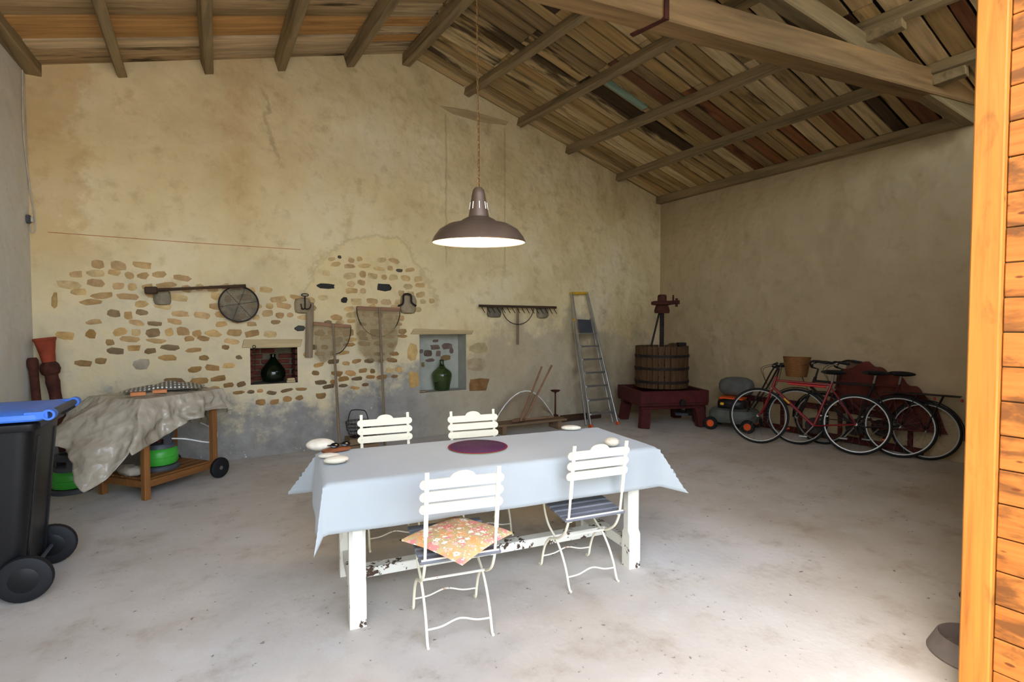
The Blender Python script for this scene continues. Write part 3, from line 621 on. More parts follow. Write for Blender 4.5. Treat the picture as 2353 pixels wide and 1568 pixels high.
case = tag(mb().sph((0, 0, .014), (.085, .032, .013), 18, 8, None, lambda q: (abs(q.x) ** 4 + abs(q.y) ** 4 + abs(q.z) ** 4) ** -.25).build('glasses_case', M['leather'], loc=(p.x + .03, p.y + .045, TOPZ), rz=R(8)), 'brown leather spectacle case under the sunglasses', 'case')
sg = thing('sunglasses', 'black-lensed sunglasses lying on a brown leather case', 'sunglasses', (p.x + .055, p.y + .045, TOPZ + .030), R(8))
for sx in (-1, 1):
    mb().sph((sx * .034, 0, .012), (.028, .006, .018), 16, 8, Matrix.Rotation(R(-40), 3, 'X')).build('lens', M['lens'], sg)
    mb().tube([(sx * .062, .0, .012), (sx * .068, .03, .010), (sx * .02, .045, .006)], .0025, 6).build('temple', M['black'], sg)
mb().tube([(-.008, 0, .018), (0, -.004, .021), (.008, 0, .018)], .003, 6).build('bridge', M['black'], sg)

# ================================================================== FOLDING BISTRO CHAIRS
def make_chair(loc, rz, label, worn=False):
    t = thing('folding_chair', label, 'chair', loc, rz, 'folding garden chairs around the table'); hw = .172
    def prof(yz, s, n=5): return smooth_path([(s, y, z) for y, z in yz], n)
    for s in (-1, 1):
        x = s * hw
        u = mb(); up = [(-.245, .85), (-.205, .56)]; u.bar((x, -.247, .855), (x, -.203, .545), .020, .007, (0, 1, .15))
        u.tube(prof([(-.203, .55), (-.185, .44), (-.168, .38), (-.125, .315), (-.045, .262), (.05, .225), (.115, .16), (.15, .08), (.165, .025), (.185, .006), (.197, .008)], x), .0075, 7); u.build('back_upright', M['chair'], t)
        b = mb(); xb = x * .93; b.tube(prof([(.165, .435), (.145, .36), (.09, .29), (.0, .245), (-.07, .19), (-.13, .11), (-.165, .03), (-.18, .006), (-.192, .008)], xb), .0068, 7); b.build('seat_leg', M['chair'], t)
        mb().bar((xb, -.185, .405), (xb, .17, .437), .018, .006).build('seat_rail', M['chair'], t)
    for k, (z, hump) in enumerate(((.795, True), (.735, False), (.675, False))):
        a = .203; h = .024; y = -.247 + (.855 - z) * .142
        pl = [(a * math.cos(R(q)) * 0 + (a - h) + h * math.cos(R(q)), h * math.sin(R(q))) for q in range(-90, 91, 22)]
        if hump: pl += [(.062, h), (.058, h + .006)] + [(.056 * math.cos(R(q)), h + .004 + .026 * math.sin(R(q))) for q in range(15, 166, 15)] + [(-.058, h + .006), (-.062, h)]
        pl += [(-(a - h) + h * math.cos(R(q)), h * math.sin(R(q))) for q in range(90, 271, 22)]
        sl = mb().prism(pl, 0, .008, lambda u, v, d, y=y, z=z: V((u, y + .006 + d - v * .14, z + v))); so = sl.build('back_slat', M['chair'], t, smooth=30)
        for s in (-1, 1): mb().lathe([(0, .004), (.004, .003), (.006, 0)], 8, (s * hw, y + .0135, z), Matrix.Rotation(R(-90), 3, 'X')).build('rivet', M['chair'], so)
    for k in range(6):
        y = -.17 + k * .066; z = .416 + (y + .185) * .09
        mb().box((0, 0, 0), (.40, .056, .014)).build('seat_slat', M['seat_grey'], t, loc=(0, y, z), bev=.004)
    mb().tube([(-hw - .018, -.188, .425), (hw + .018, -.188, .425)], .006, 6).build('rear_rod', M['rustrod'], t)
    mb().tube([(-hw, -.02, .253), (hw, -.02, .253)], .0065, 6).build('pivot_rod', M['rustrod'], t)
    for y, z, xx in ((.15, .075, hw), (-.155, .075, hw * .93)):
        mb().tube(smooth_path([(-xx, y, z), (-xx * .55, y, z + .004), (0, y, z + .028), (xx * .55, y, z + .004), (xx, y, z)], 5), .0045, 6).build('foot_rod', M['rustrod'], t)
    return t
make_chair((1.125, 2.405, 0), R(-12), 'cream folding chair with a flowered cushion on its seat')
make_chair((2.01, 2.475, 0), R(-9), 'cream folding chair with a bare grey slatted seat, on the near side of the table')
make_chair((1.205, 3.60, 0), R(180 - 9), 'cream folding chair across the table, nearest the white pebbles and wire basket')
make_chair((1.83, 3.39, 0), R(180 - 11), 'cream folding chair across the table, just behind the purple placemat')
def pillow(u, v):
    s, t = u * 2 - 1, v * 2 - 1; return s, t
cu = thing('cushion', 'square orange cushion with white and pink flowers on a folding chair', 'cushion', (1.125, 2.335, .452), R(45 - 22))
for sgn, nm, mt in ((1, 'top_cover', M['floral']), (-1, 'underside', M['cushion_edge'])):
    def f(u, v, sgn=sgn):
        s, t = u * 2 - 1, v * 2 - 1; k = (1 - s ** 4) * (1 - t ** 4); e = 1 - .06 * (1 - abs(s * t)); edge = .0135
        x = s * .205 * (1 - .05 * (1 - t * t)); y = t * .205 * (1 - .05 * (1 - s * s)); h = edge + (sgn * (.028 if sgn > 0 else .0125)) * max(k, 0) ** .5
        return (x, y, h + .004 + .0025 * math.sin(7 * s) * math.cos(5 * t) * k * (sgn > 0) - .028 * max(0, (-s - t) / 2 - .45))
    mb().grid(f, 24, 24).build(nm, mt, cu, smooth=70)
mb().bar((.2, .185, .02), (.235, .2, .03), .03, .001).build('care_tag', M['tag'], cu)

# ================================================================== WHEELIE BIN
def make_bin(loc, label):
    b = thing('wheelie_bin', label, 'bin', loc, R(-3), 'wheelie bins')
    rings = [(.0, .03, -.20, .17, .215), (.0, .10, -.215, .175, .225), (.0, .55, -.26, .215, .255), (.0, .90, -.30, .245, .28), (.0, .95, -.305, .25, .285)]
    def rr(x0, x1, hy, z, r=.07, n=5):
        cx, cy = (x0 + x1) / 2, 0; hx = (x1 - x0) / 2; out = []
        for sx, sy, a0 in ((1, -1, -90), (1, 1, 0), (-1, 1, 90), (-1, -1, 180)):
            for k in range(n + 1):
                a = R(a0 + 90 * k / n); out.append(V((cx + sx * (hx - r) + r * math.cos(a), cy + sy * (hy - r) + r * math.sin(a), z)))
        return out
    def loft(rs, cap0=True, cap1=True):
        k = mb(); n = len(rs[0]); vs = [p for r in rs for p in r]; fs = []
        for i in range(len(rs) - 1): fs += [(i * n + j, i * n + (j + 1) % n, (i + 1) * n + (j + 1) % n, (i + 1) * n + j) for j in range(n)]
        if cap0: fs.append(tuple(reversed(range(n))))
        if cap1: fs.append(tuple((len(rs) - 1) * n + j for j in range(n)))
        return k.add(vs, fs)
    loft([rr(x0, x1, hy, z) for _, z, x0, x1, hy in rings]).build('body', M['black'], b)
    loft([rr(-.33, .27, .30, .945, .05), rr(-.335, .275, .305, .955, .05), rr(-.335, .275, .305, .985, .05), rr(-.32, .26, .29, .99, .05)]).build('rim', M['black'], b)
    lid = loft([rr(-.36, .30, .30, 1.0, .06), rr(-.365, .305, .305, 1.01, .06), rr(-.36, .30, .30, 1.035, .06), rr(-.33, .26, .27, 1.05, .06), rr(-.2, .16, .16, 1.056, .06)]).build('lid', M['bluep'], b)
    for s in (-1, 1):
        ears = mb(); ears.bar((.22, s * .27, 1.028), (.318, s * .27, 1.03), .05, .04); ears.lathe([(.019, -.03), (.030, -.03), (.030, .03), (.019, .03)], 18, (.322, s * .27, 1.03), Matrix.Rotation(R(90), 3, 'X'), ring=True)
        ears.build('hinge', M['bluep'], lid)
    mb().tube([(.322, -.25, 1.03), (.322, .25, 1.03)], .020, 12).build('handle', M['darkgrey'], b)
    for s in (-1, 1): mb().bar((.22, s * .235, .95), (.322, s * .235, 1.02), .02, .05).build('handle_bracket', M['black'], b)
    for s in (-.16, .16): mb().bar((.17, s, .12), (.235, s, .9), .03, .03).build('rib', M['black'], b)
    for s in (-.12, .12): mb().bar((-.02 + s, -.30, .93), (-.02 + s, -.30, .985), .02, .02).build('lug', M['black'], b)
    rot = Matrix.Rotation(R(90), 3, 'X')
    for s in (-1, 1):
        wh = mb().lathe([(.06, -.028), (.105, -.03), (.122, -.022), (.127, -.008), (.127, .008), (.122, .022), (.105, .03), (.06, .028)], 30, (0, 0, 0), rot).build('wheel', M['rubber'], b, loc=(.195, s * .262, .1272))
        mb().lathe([(.0, -.032), (.062, -.030), (.075, -.026), (.075, .026), (.062, .030), (0, .032)], 24, (0, 0, 0), rot).build('hub', M['black'], wh)
    mb().tube([(.195, -.25, .127), (.195, .25, .127)], .012, 8).build('axle', M['darkgrey'], b)
    return b
make_bin((-.975, 4.09, 0), 'black wheelie bin with a blue lid against the left wall')

# ================================================================== GAS CYLINDERS
def make_cyl(loc, label, rz=0):
    t = thing('gas_cylinder', label, 'gas cylinder', loc, rz, 'green gas cylinders')
    mb().lathe([(0, .035), (.10, .035), (.138, .05), (.152, .075), (.152, .115), (.149, .119), (.152, .123), (.152, .155), (.144, .185), (.118, .208), (.08, .22), (0, .222)], 36).build('tank', M['green'], t)
    mb().lathe([(.125, 0), (.158, .0), (.162, .012), (.160, .03), (.148, .042), (.125, .042), (.12, .02)], 36, ring=True).build('base_ring', M['darkgrey'], t)
    c = mb().lathe([(.085, .298), (.112, .292), (.120, .31), (.118, .342), (.108, .352), (.09, .348), (.084, .32)], 30, ring=True)
    for a in (20, 140, 260): c.bar((.104 * math.cos(R(a)), .104 * math.sin(R(a)), .19), (.104 * math.cos(R(a)), .104 * math.sin(R(a)), .305), .075, .016, (math.cos(R(a)), math.sin(R(a)), 0))
    c.build('collar', M['darkgrey'], t)
    mb().lathe([(.128, .192), (.130, .212), (.118, .238), (.10, .244), (0, .246)], 24).build('shoulder_cap', M['darkgrey'], t)
    mb().lathe([(.028, .24), (.028, .285), (.018, .295), (0, .297)], 14).build('valve', M['rust'], t)
    return t
p = fl(160, 1137); make_cyl((p.x - .0, p.y + .12, 0), 'green gas cylinder standing on the floor behind the wheelie bin', R(20))

# ================================================================== BARBECUE TROLLEY
TO, TRZ = V((-.345, 5.50, 0)), R(40); TU, TV, TH = .69, .53, .86
tr = thing('barbecue_trolley', 'orange-brown wooden barbecue trolley on two wheels under a plastic sheet', 'trolley', TO, TRZ)
for u, v, zb in ((0, 0, 0), (0, TV, 0), (TU, 0, .05), (TU, TV, .05)): mb().box((0, 0, 0), (.052, .052, TH - zb)).build('leg', M['trolley_z'], tr, loc=(u, v, zb + (TH - zb) / 2), bev=.003)
for v in (0, TV): mb().box((0, 0, 0), (TU, .03, .06)).build('rail', M['trolley'], tr, loc=(TU / 2, v, .135), bev=.003); mb().box((0, 0, 0), (TU, .03, .06)).build('rail', M['trolley'], tr, loc=(TU / 2, v, TH - .04), bev=.003)
for u in (0, TU): mb().box((0, 0, 0), (.03, TV, .06)).build('rail', M['trolley'], tr, loc=(u, TV / 2, .135), bev=.003)
for k in range(5): mb().box((0, 0, 0), (TU - .04, .085, .016)).build('shelf_board', M['trolley'], tr, loc=(TU / 2, .06 + k * .103, .168), bev=.002)
for k in range(5): mb().box((0, 0, 0), (TU + .06, .10, .02)).build('top_board', M['trolley'], tr, loc=(TU / 2, .03 + k * .1175, TH + .012), bev=.002)
rot = Matrix.Rotation(R(90), 3, 'X')
for v in (-.055, TV + .055):
    wh = mb().lathe([(.02, -.02), (.085, -.022), (.10, -.014), (.102, 0), (.10, .014), (.085, .022), (.02, .02)], 26, (0, 0, 0), rot).build('wheel', M['rubber'], tr, loc=(TU + .02, v, .1025)); mb().lathe([(0, -.026), (.018, -.024), (.02, .02), (0, .024)], 14, (0, 0, 0), rot).build('hub', M['chrome'], wh)
mb().tube([(TU + .02, -.055, .1025), (TU + .02, TV + .055, .1025)], .008, 8).build('axle', M['iron'], tr)
def tl(u, v, z): c, s = math.cos(TRZ), math.sin(TRZ); return V((TO.x + u * c - v * s, TO.y + u * s + v * c, z))
make_cyl(tl(.31, .235, .177), 'green gas cylinder on the lower shelf of the covered trolley', R(50))
q = tl(.05, .25, .177); tag(mb().sph((0, 0, .05), (.075, .15, .052), 20, 10, None, lambda p: 1 + .12 * math.sin(9 * p.x + 3 * p.y) * math.cos(7 * p.y)).build('plastic_bag', M['tarp'], loc=q, rz=TRZ, smooth=60), 'crumpled clear plastic bag on the trolley shelf', 'bag')
hs = mb().tube(smooth_path([tl(.38, .26, .44), tl(.5, .15, .42), tl(.66, .06, .36), tl(.80, .10, .34), tl(.90, .2, .42), tl(.86, .36, .5)], 6), .007, 8); tag(hs.build('gas_hose', M['white'], off=tl(.38, .26, .44), loc=tl(.38, .26, .44)), 'white gas hose looping off the trolley cylinder', 'hose')
# plastic sheet draped over the trolley
RC = [(-.05, -.05), (TU + .06, -.05), (TU + .06, TV + .05), (-.05, TV + .05)]
LS = [(0, .50), (.08, .30), (.2, .20), (.30, .22), (.36, .42), (.45, .40), (.55, .40), (.68, .35), (.74, .46), (.80, .45), (.86, .46), (.905, .60), (.945, .86), (1, .44)]
def per(s):
    Ls = [(V((*RC[(i + 1) % 4], 0)) - V((*RC[i], 0))).length for i in range(4)]; T = sum(Ls); d = s * T
    for i in range(4):
        if d <= Ls[i] or i == 3:
            a, b = V((*RC[i], 0)), V((*RC[(i + 1) % 4], 0)); t = min(1, d / Ls[i]); return a.lerp(b, t)
        d -= Ls[i]
def lsi(s):
    for (a, la), (b, lb) in zip(LS[:-1], LS[1:]):
        if a <= s <= b: return la + (lb - la) * (s - a) / (b - a)
    return LS[-1][1]
cen = V((TU / 2, TV / 2, 0)); NS, NR = 260, 60
def sheet(u, v):
    p = per(u % 1.0); d = (p - cen); n = d.normalized(); TZ_ = TH + .028
    if v < .35:
        k = v / .35; q = cen + d * k; return (q.x, q.y, TZ_ + .01 * math.sin(q.x * 9) * math.sin(q.y * 11) + .02 * (1 - k))
    k = (v - .35) / .65; L = lsi(u % 1.0) * k; ff = u * 2 * math.pi
    w = (.045 * math.sin(ff * 7 + 2 * k) + .03 * math.sin(ff * 13 + 1) + .012 * math.sin(ff * 29)) * k
    left = max(0, math.cos((u - .85) * 2 * math.pi)) ; out = .012 + L * (.16 + .62 * left ** 2) + w; zz = TZ_ - L * (.97 - .32 * left ** 2) + .015 * math.sin(ff * 9 + k * 7) * k
    sd_ = n.cross(V((0, 0, 1))) * .02 * math.sin(k * 9 + ff * 3) * k; q = V((p.x + n.x * out + sd_.x, p.y + n.y * out + sd_.y, zz)); cr = (.5 - abs(mnoise.noise(q * 5.5))) * .05 + (.5 - abs(mnoise.noise(q * 11))) * .03
    q += n * cr * min(1, k * 3); return (q.x, q.y, max(q.z, .10))
sh = mb().grid(sheet, NS, NR, True); tag(thick(sh.build('plastic_sheet', M['tarp'], loc=TO, rz=TRZ, smooth=60), .001), 'crumpled translucent plastic sheet draped over the wooden trolley', 'sheet')
def dotc(u, v):
    s, t = u - .5, v - .5; k = max(0, 1 - (abs(2 * s) ** 3)) * max(0, 1 - abs(2 * t) ** 3)
    return (s * .62 + .03 * math.sin(t * 5), t * .34, .004 + .055 * k ** .6 * (.75 + .35 * math.sin(s * 7 + 1)) + .012 * math.sin(s * 17 + t * 9) * k)
q = tl(.40, .27, TH + .052); dc = mb().grid(dotc, 30, 18); dc.grid(lambda u, v: ((u - .5) * .60, (v - .5) * .33, .0), 2, 2)
tag(dc.build('oilcloth', M['dots'], loc=q, rz=R(2), smooth=60), 'folded grey oilcloth with white dots on top of the covered trolley', 'oilcloth')
tl_m = mb().box((0, 0, .015), (.11, .07, .03)).mesh('terracotta_tile', M['tile'], bev=.003)
for pos, lab, rz in ((tl(.19, .06, TH + .05), 'orange terracotta piece at the edge of the dotted oilcloth', R(2)), (tl(.0, .07, TH + .05), 'orange terracotta piece weighing down the plastic sheet, away from the oilcloth', R(5))):
    o = bpy.data.objects.new('terracotta_tile', tl_m); COL.objects.link(o); o.location = pos; o.rotation_euler = (0, 0, rz); tag(o, lab, 'tile', 'terracotta weights on the trolley')

# ================================================================== PIPES IN THE LEFT CORNER
def axis_lathe(base, top, prof, n=26):
    b, t = V(base), V(top); d = t - b; L = d.length; rot = d.to_track_quat('Z', 'Y').to_matrix(); return mb().lathe([(r, z * L) for r, z in prof], n, (0, 0, 0), rot)
pb = V((-.985, 6.46, .02)); ptp = V((-1.165, 6.50, 1.40))
pp = thing('chimney_pipe', 'tall rust-red pipe with a flared terracotta mouth leaning in the left corner', 'pipe', pb)
axis_lathe(pb, ptp, [(.0, 0), (.075, 0), (.07, .02), (.056, .05), (.046, .62), (.05, .66), (.056, .70), (.05, .72), (.05, .76)]).build('shaft', M['rust'], pp)
axis_lathe(pb, ptp, [(.05, .745), (.066, .755), (.078, .785), (.07, .815), (.05, .835)]).build('collar', M['rust'], pp)
axis_lathe(pb, ptp, [(.05, .83), (.060, .90), (.078, .975), (.088, .985), (.086, 1.0), (.074, .995), (.045, .86), (0, .86)]).build('mouth', M['terra'], pp)
pb2 = V((-1.17, 6.40, .01)); tag(axis_lathe(pb2, (-1.238, 6.42, 1.22), [(0, 0), (.04, 0), (.036, .05), (.034, .9), (.042, .93), (.042, .98), (.03, 1.0), (0, 1.0)]).build('drain_pipe', M['rust'], loc=pb2), 'thin dark drain pipe leaning behind the red chimney pipe', 'pipe')
cbp = [V((xl(6.55) + .012, 6.50, 3.86)), V((xl(6.5) + .012, 6.49, 3.3)), V((-1.262, 6.60, 2.9)), V((-1.235, 6.618, 2.6)), V((-1.23, 6.618, 2.42)), V((-1.26, 6.612, 2.40)), V((xl(6.58) + .02, 6.57, 2.45))]
tag(mb().tube(smooth_path(cbp, 6), .006, 6).build('cable', M['cable'], off=cbp[0], loc=cbp[0]), 'thin pale cable running down the left corner to a socket', 'cable')
sk = thing('wall_socket', 'small grey round socket on the left wall at the cable end', 'socket', (xl(6.56) + .002, 6.55, 2.51))
mb().lathe([(0, 0), (.042, 0), (.042, .02), (.032, .03), (0, .03)], 20, (0, 0, 0), Matrix.Rotation(R(90), 3, 'Y')).build('plate', M['darkgrey'], sk); mb().box((.036, 0, 0), (.02, .03, .045)).build('plug', M['cable'], sk)
rl = V((-1.14, D - .003, 2.412)); tag(mb().tube([(0, 0, 0), (1.2, -.001, -.004), (2.28, 0, .004)], .003, 5).build('string_line', M['redcord'], loc=rl), 'thin red string stretched level across the back wall', 'string')

# ================================================================== THINGS HUNG ON THE BACK WALL
a, b = bw(332, 668, D - .125), bw(565, 657, D - .125); pd_ = thing('wooden_paddle', 'dark wooden pole with a flat block head resting on a wall stone above the sieve', 'tool', (a + b) / 2); ctr = (a + b) / 2
mb().tube([a + (b - a) * .08 - ctr, a + (b - a) * .5 - ctr, b - ctr], [.018, .015, .018], 8).build('shaft', M['darkwood'], pd_); mb().bar(a - ctr, a + (b - a) * .12 - ctr + V((0, 0, -.004)), .05, .075).build('head', M['darkwood'], pd_, bev=.01)
sc = bw(549, 699, D - .055); sv = thing('round_sieve', 'round garden sieve with fine wire mesh hanging on the stone wall', 'sieve', sc); sv.rotation_euler = (R(-4), 0, 0)
rotx = Matrix.Rotation(R(90), 3, 'X'); mb().lathe([(.192, -.022), (.203, -.022), (.205, 0), (.203, .022), (.192, .022), (.19, 0)], 40, (0, 0, 0), rotx, ring=True).build('hoop', M['iron'], sv); mb().lathe([(0, 0), (.192, 0)], 40, (0, .01, 0), rotx, cap=False).build('mesh', M['mesh'], sv)
for k in range(3): mb().tube([(.19 * math.cos(R(60 * k + 10)), .004, .19 * math.sin(R(60 * k + 10))), (-.19 * math.cos(R(60 * k + 10)), .004, -.19 * math.sin(R(60 * k + 10)))], .0022, 5).build('spoke', M['iron'], sv)
# grapnel
gc = bw(701, 700, D - .10); gr = thing('grapnel', 'small black iron grapnel hanging on a wall stone', 'grapnel', gc)
mb().tube([(0, 0, .10), (0, 0, -.05)], .008, 8).build('shank', M['iron'], gr); mb().tube([(.04 * math.cos(R(q)), .0, .112 + .014 * math.sin(R(q))) for q in range(0, 360, 30)], .006, 6, True).build('ring', M['iron'], gr)
for k in range(4): c_, s_ = math.cos(R(45 + 90 * k)), math.sin(R(45 + 90 * k)); mb().tube(smooth_path([(0, 0, -.05), (c_ * .04, s_ * .04, -.055), (c_ * .07, s_ * .07, -.03), (c_ * .078, s_ * .078, .005)], 4), .007, 6).build('fluke', M['iron'], gr)
yk = bw(936, 690, D - .10); tag(mb().tube(smooth_path([(-.125, 0, -.08), (-.07, 0, -.055), (-.055, 0, -.01), (-.045, 0, .07), (.045, 0, .07), (.055, 0, -.01), (.075, 0, -.045), (.12, 0, -.075)], 5), .013, 8).build('iron_yoke', M['iron'], loc=yk), 'bent black iron yoke shaped like a hat hanging on a wall stone', 'yoke')
pk = bw(712, 822, D - .04); tag(mb().box((0, 0, .33), (.085, .02, .66), Matrix.Rotation(R(2), 3, 'Y')).build('weathered_slat', M['oldwood_z'], loc=pk + V((0, 0, .0)), bev=.004), 'narrow weathered grey board hung upright beside the small niche', 'board')
# push nets
def push_net(l, r, foot, hoop_b, bag, label, half=False):
    l, r = bw(*l, D - .10), bw(*r, D - .10); mid = (l + r) / 2; ft = fl(*foot); ft = V((ft.x, min(ft.y, D - .22), 0)); t = thing('push_net', label, 'fishing net', ft, 0, None)
    mb().bar(l - ft, r - ft, .035, .045).build('crossbar', M['barwood'], t, bev=.006)
    top = mid + V((0, -.03, .02)); mb().tube([ft - ft + V((0, 0, .001)), (top - ft) * .5, top - ft], [.016, .016, .014], 8).build('pole', M['oldwood_z'], t)
    hb = bw(*hoop_b, D - .12); R_ = (r - l).length / 2; dz = mid.z - hb.z; n = 16; pts = []
    for k in range(n + 1):
        q = math.pi * k / n
        if half and q > math.pi * .52: break
        pts.append(mid + V(((r.x - mid.x) * math.cos(q), -.01, (r.z - mid.z) * math.cos(q) - dz * math.sin(q))) - ft)
    mb().tube(pts, .006, 6).build('hoop', M['iron'], t)
    bg_ = [bw(*q, D - .09) for q in bag]; k = mb(); N = len(bg_); cx = sum((q for q in bg_), V()) / N
    def f(u, v):
        a_ = l.lerp(r, u); i = u * (N - 1); i0 = min(int(i), N - 2); bt = bg_[i0].lerp(bg_[i0 + 1], i - i0); q = a_.lerp(bt, v); return q + V((0, -.05 * math.sin(math.pi * u) * math.sin(math.pi * v) + .012 * math.sin(u * 17) * v, 0)) - ft
    k.grid(f, 24, 20).build('netting', M['net'], t, smooth=60); return t
push_net((720, 744), (806, 751), (763, 1022), (763, 815), ((722, 770), (726, 815), (741, 838), (768, 818), (795, 795), (804, 770)), 'smaller push net on a grey pole with its bag hanging to one side', True)
push_net((819, 708), (919, 712), (866, 1012), (868, 774), ((820, 760), (826, 805), (850, 830), (868, 832), (895, 828), (914, 790), (918, 755)), 'larger push net on a long pole with a reddish crossbar')
# hay rake
a, b = bw(1101, 703, D - .11), bw(1278, 707, D - .11); m_ = bw(1190, 704, D - .11); rk = thing('wooden_rake', 'wide old wooden rake with long teeth and half hoop resting on two wall stones', 'rake', m_)
mb().bar(a - m_, b - m_, .04, .035).build('head', M['darkwood'], rk, bev=.004); mb().tube([(0, 0, 0), bw(1190, 792, D - .07) - m_], .018, 8).build('handle', M['oldwood_z'], rk)
R_ = bw(1226, 710, D - .11).x - m_.x; mb().tube([V((R_ * math.cos(R(q)), -.005, -.27 * math.sin(R(q)))) for q in range(0, 181, 12)], .006, 6).build('half_hoop', M['iron'], rk)
for k in range(16):
    c = a.lerp(b, (k + .4) / 16) - m_; mb().tube(smooth_path([c, c + V((.02, -.01, -.05)), c + V((.055, -.015, -.10))], 3), [.006] * 6 + [.003], 6).build('tooth', M['iron'], rk)
# niches
p = bw(626, 860, D + .18); dj = thing('demijohn', 'very dark green teardrop demijohn inside the small brick niche', 'demijohn', (p.x + .01, D + .19, N1[2]), 0, 'green glass demijohns')
mb().lathe([(0, .002), (.08, .002), (.115, .02), (.136, .07), (.139, .11), (.13, .15), (.10, .20), (.06, .25), (.035, .285), (.026, .31), (.026, .335), (.0, .335)], 36).build('body', M['glass_dark'], dj); mb().lathe([(.027, .318), (.033, .322), (.033, .334), (.027, .338), (.02, .338), (.02, .32)], 20, ring=True).build('lip', M['glass_dark'], dj)
p = bw(1015, 880, D + .14); dj = thing('demijohn', 'mid-green glass demijohn with tapering foot standing in the pale blue niche', 'demijohn', (p.x, D + .135, N2[2]), 0, 'green glass demijohns')
mb().lathe([(0, .002), (.102, .002), (.108, .012), (.118, .08), (.135, .16), (.142, .20), (.140, .235), (.122, .268), (.08, .30), (.045, .33), (.03, .37), (.024, .42), (0, .42)], 36).build('body', M['glass'], dj); mb().lathe([(.025, .405), (.032, .41), (.032, .425), (.026, .43), (.018, .43), (.018, .41)], 20, ring=True).build('lip', M['glass'], dj)
hk = V((.625, D - .02, 1.272)); hkt = thing('iron_hook', 'thin iron hook and rod hanging at the edge of the brick niche', 'hook', hk); mb().tube([(.016 * math.cos(R(q)), 0, .016 * math.sin(R(q))) for q in range(0, 360, 30)], .004, 6, True).build('eye', M['iron'], hkt); mb().tube([(0, 0, -.015), (.01, 0, -.14), (.005, .0, -.27)], .004, 6).build('rod', M['iron'], hkt)
for k, (dz, wd) in enumerate(((0, .095), (.027, .082))): tag(mb().box((0, 0, .013), (wd, .06, .025)).build('pale_brick', M['lintel'], loc=(1.02, D + .05, N1[2] + .001 + dz), bev=.003), ('larger pale brick piece lying on the sill of the brick niche', 'smaller pale brick piece on top of another in the brick niche')[k], 'brick')
sp = bw(972, 897, D + .05); tag(mb().sph((0, 0, .014), (.075, .04, .014), 16, 8).build('flat_stone', M['stone'], loc=(2.70, D + .045, N2[2]), color=lin('a08f76'), smooth=60), 'flat stone lying on the sill of the pale blue niche', 'stone')
# wire basket
wb = fl(828, 1030); wbl = V((wb.x - .02, D - .20, 0)); bk_ = thing('wire_basket', 'rusty wire basket with a hoop handle standing on a box by the wall', 'basket', wbl + V((0, 0, .145)))
wr = mb()
for z_, r_ in ((.0, .10), (.045, .125), (.09, .14), (.13, .148), (.17, .153), (.185, .155)): wr.tube([(r_ * math.cos(R(q)), r_ * math.sin(R(q)), z_ + .004) for q in range(0, 360, 18)], .0035, 5, True)
for q in range(0, 360, 18): wr.tube([(0, 0, .004), (.10 * math.cos(R(q)), .10 * math.sin(R(q)), .004), (.14 * math.cos(R(q)), .14 * math.sin(R(q)), .09), (.155 * math.cos(R(q)), .155 * math.sin(R(q)), .189)], .0025, 4)
wr.build('cage', M['iron'], bk_); mb().tube(smooth_path([(-.10, .11, .185), (-.08, .09, .29), (-.05, .06, .325), (.05, -.03, .325), (.08, -.06, .29), (.10, -.10, .185)], 5), .006, 6).build('handle', M['iron'], bk_)
bxw = thing('wooden_box', 'small dark wooden box on the floor under the wire basket', 'box', wbl + V((.04, 0, 0)))
for z_ in (.035, .105): 
    for s in (-1, 1): mb().box((0, s * .12, z_), (.36, .015, .062)).build('side_board', M['oldwood'], bxw, bev=.003)
    for s in (-1, 1): mb().box((s * .172, 0, z_), (.015, .225, .062)).build('end_board', M['oldwood'], bxw, bev=.003)
mb().box((0, 0, .138), (.36, .255, .012)).build('lid', M['oldwood'], bxw, bev=.002)

# ================================================================== BENCH CORNER: net, poles, iron stand
bn = thing('low_bench', 'low rough wooden bench on the floor below the rake', 'bench', (4.12, 6.22, 0), R(-4))
for k in range(2): mb().box((0, 0, 0), (1.15, .13, .03)).build('plank', M['oldwood'], bn, loc=(0, -.07 + k * .14, .135), bev=.004)
for s in (-1, 1): mb().box((0, 0, 0), (.06, .26, .118)).build('foot', M['oldwood'], bn, loc=(s * .45, 0, .0595), bev=.004)
nb = V((4.02, 6.24, .152)); bnnet = thing('landing_net', 'wide pale net on a white hoop lying on the low bench', 'fishing net', nb)
hp = [nb * 0 + V((-.46 + 1.0 * k / 14, -.02 - .10 * math.sin(math.pi * k / 14), .02 + .42 * math.sin(math.pi * (k / 14) ** .85))) for k in range(15)]
mb().tube(hp, .008, 6).build('hoop', M['white'], bnnet)
def nf(u, v):
    i = u * 14; i0 = min(int(i), 13); h = hp[i0].lerp(hp[i0 + 1], i - i0); b_ = V((-.42 + 1.0 * u, .02 + .05 * math.sin(u * 9), .012)); q = h.lerp(b_, v); return q + V((.015 * math.sin(u * 40) * v, .07 * math.sin(math.pi * v) + .01 * math.sin(u * 31), .02 * math.sin(math.pi * v)))
mb().grid(nf, 40, 12).build('netting', M['net2'], bnnet, smooth=60); mb().tube([(-.1, -.06, .02), (.5, -.07, .015)], .014, 8).build('bar', M['barwood'], bnnet)
for tp, ft, lab in (((1245, 843), (1196, 968), 'thin wooden pole leaning across the landing net, upright one of the pair'), ((1268, 840), (1207, 962), 'thin wooden pole leaning across the landing net, more slanted one of the pair')):
    a, b = bw(*tp, 6.17 if tp[0] < 1260 else 6.12), bw(*ft, 6.06); b.z = max(b.z, .165); tag(mb().tube([(0, 0, 0), (a - b) * .5, a - b], [.016, .015, .014], 8).build('pole', M['barwood'], loc=b), lab, 'pole')
ist = V((4.655, 6.30, 0)); isd = thing('iron_stand', 'small rusty iron stand with a round dish top beside the landing net', 'stand', ist + V((0, 0, .151)))
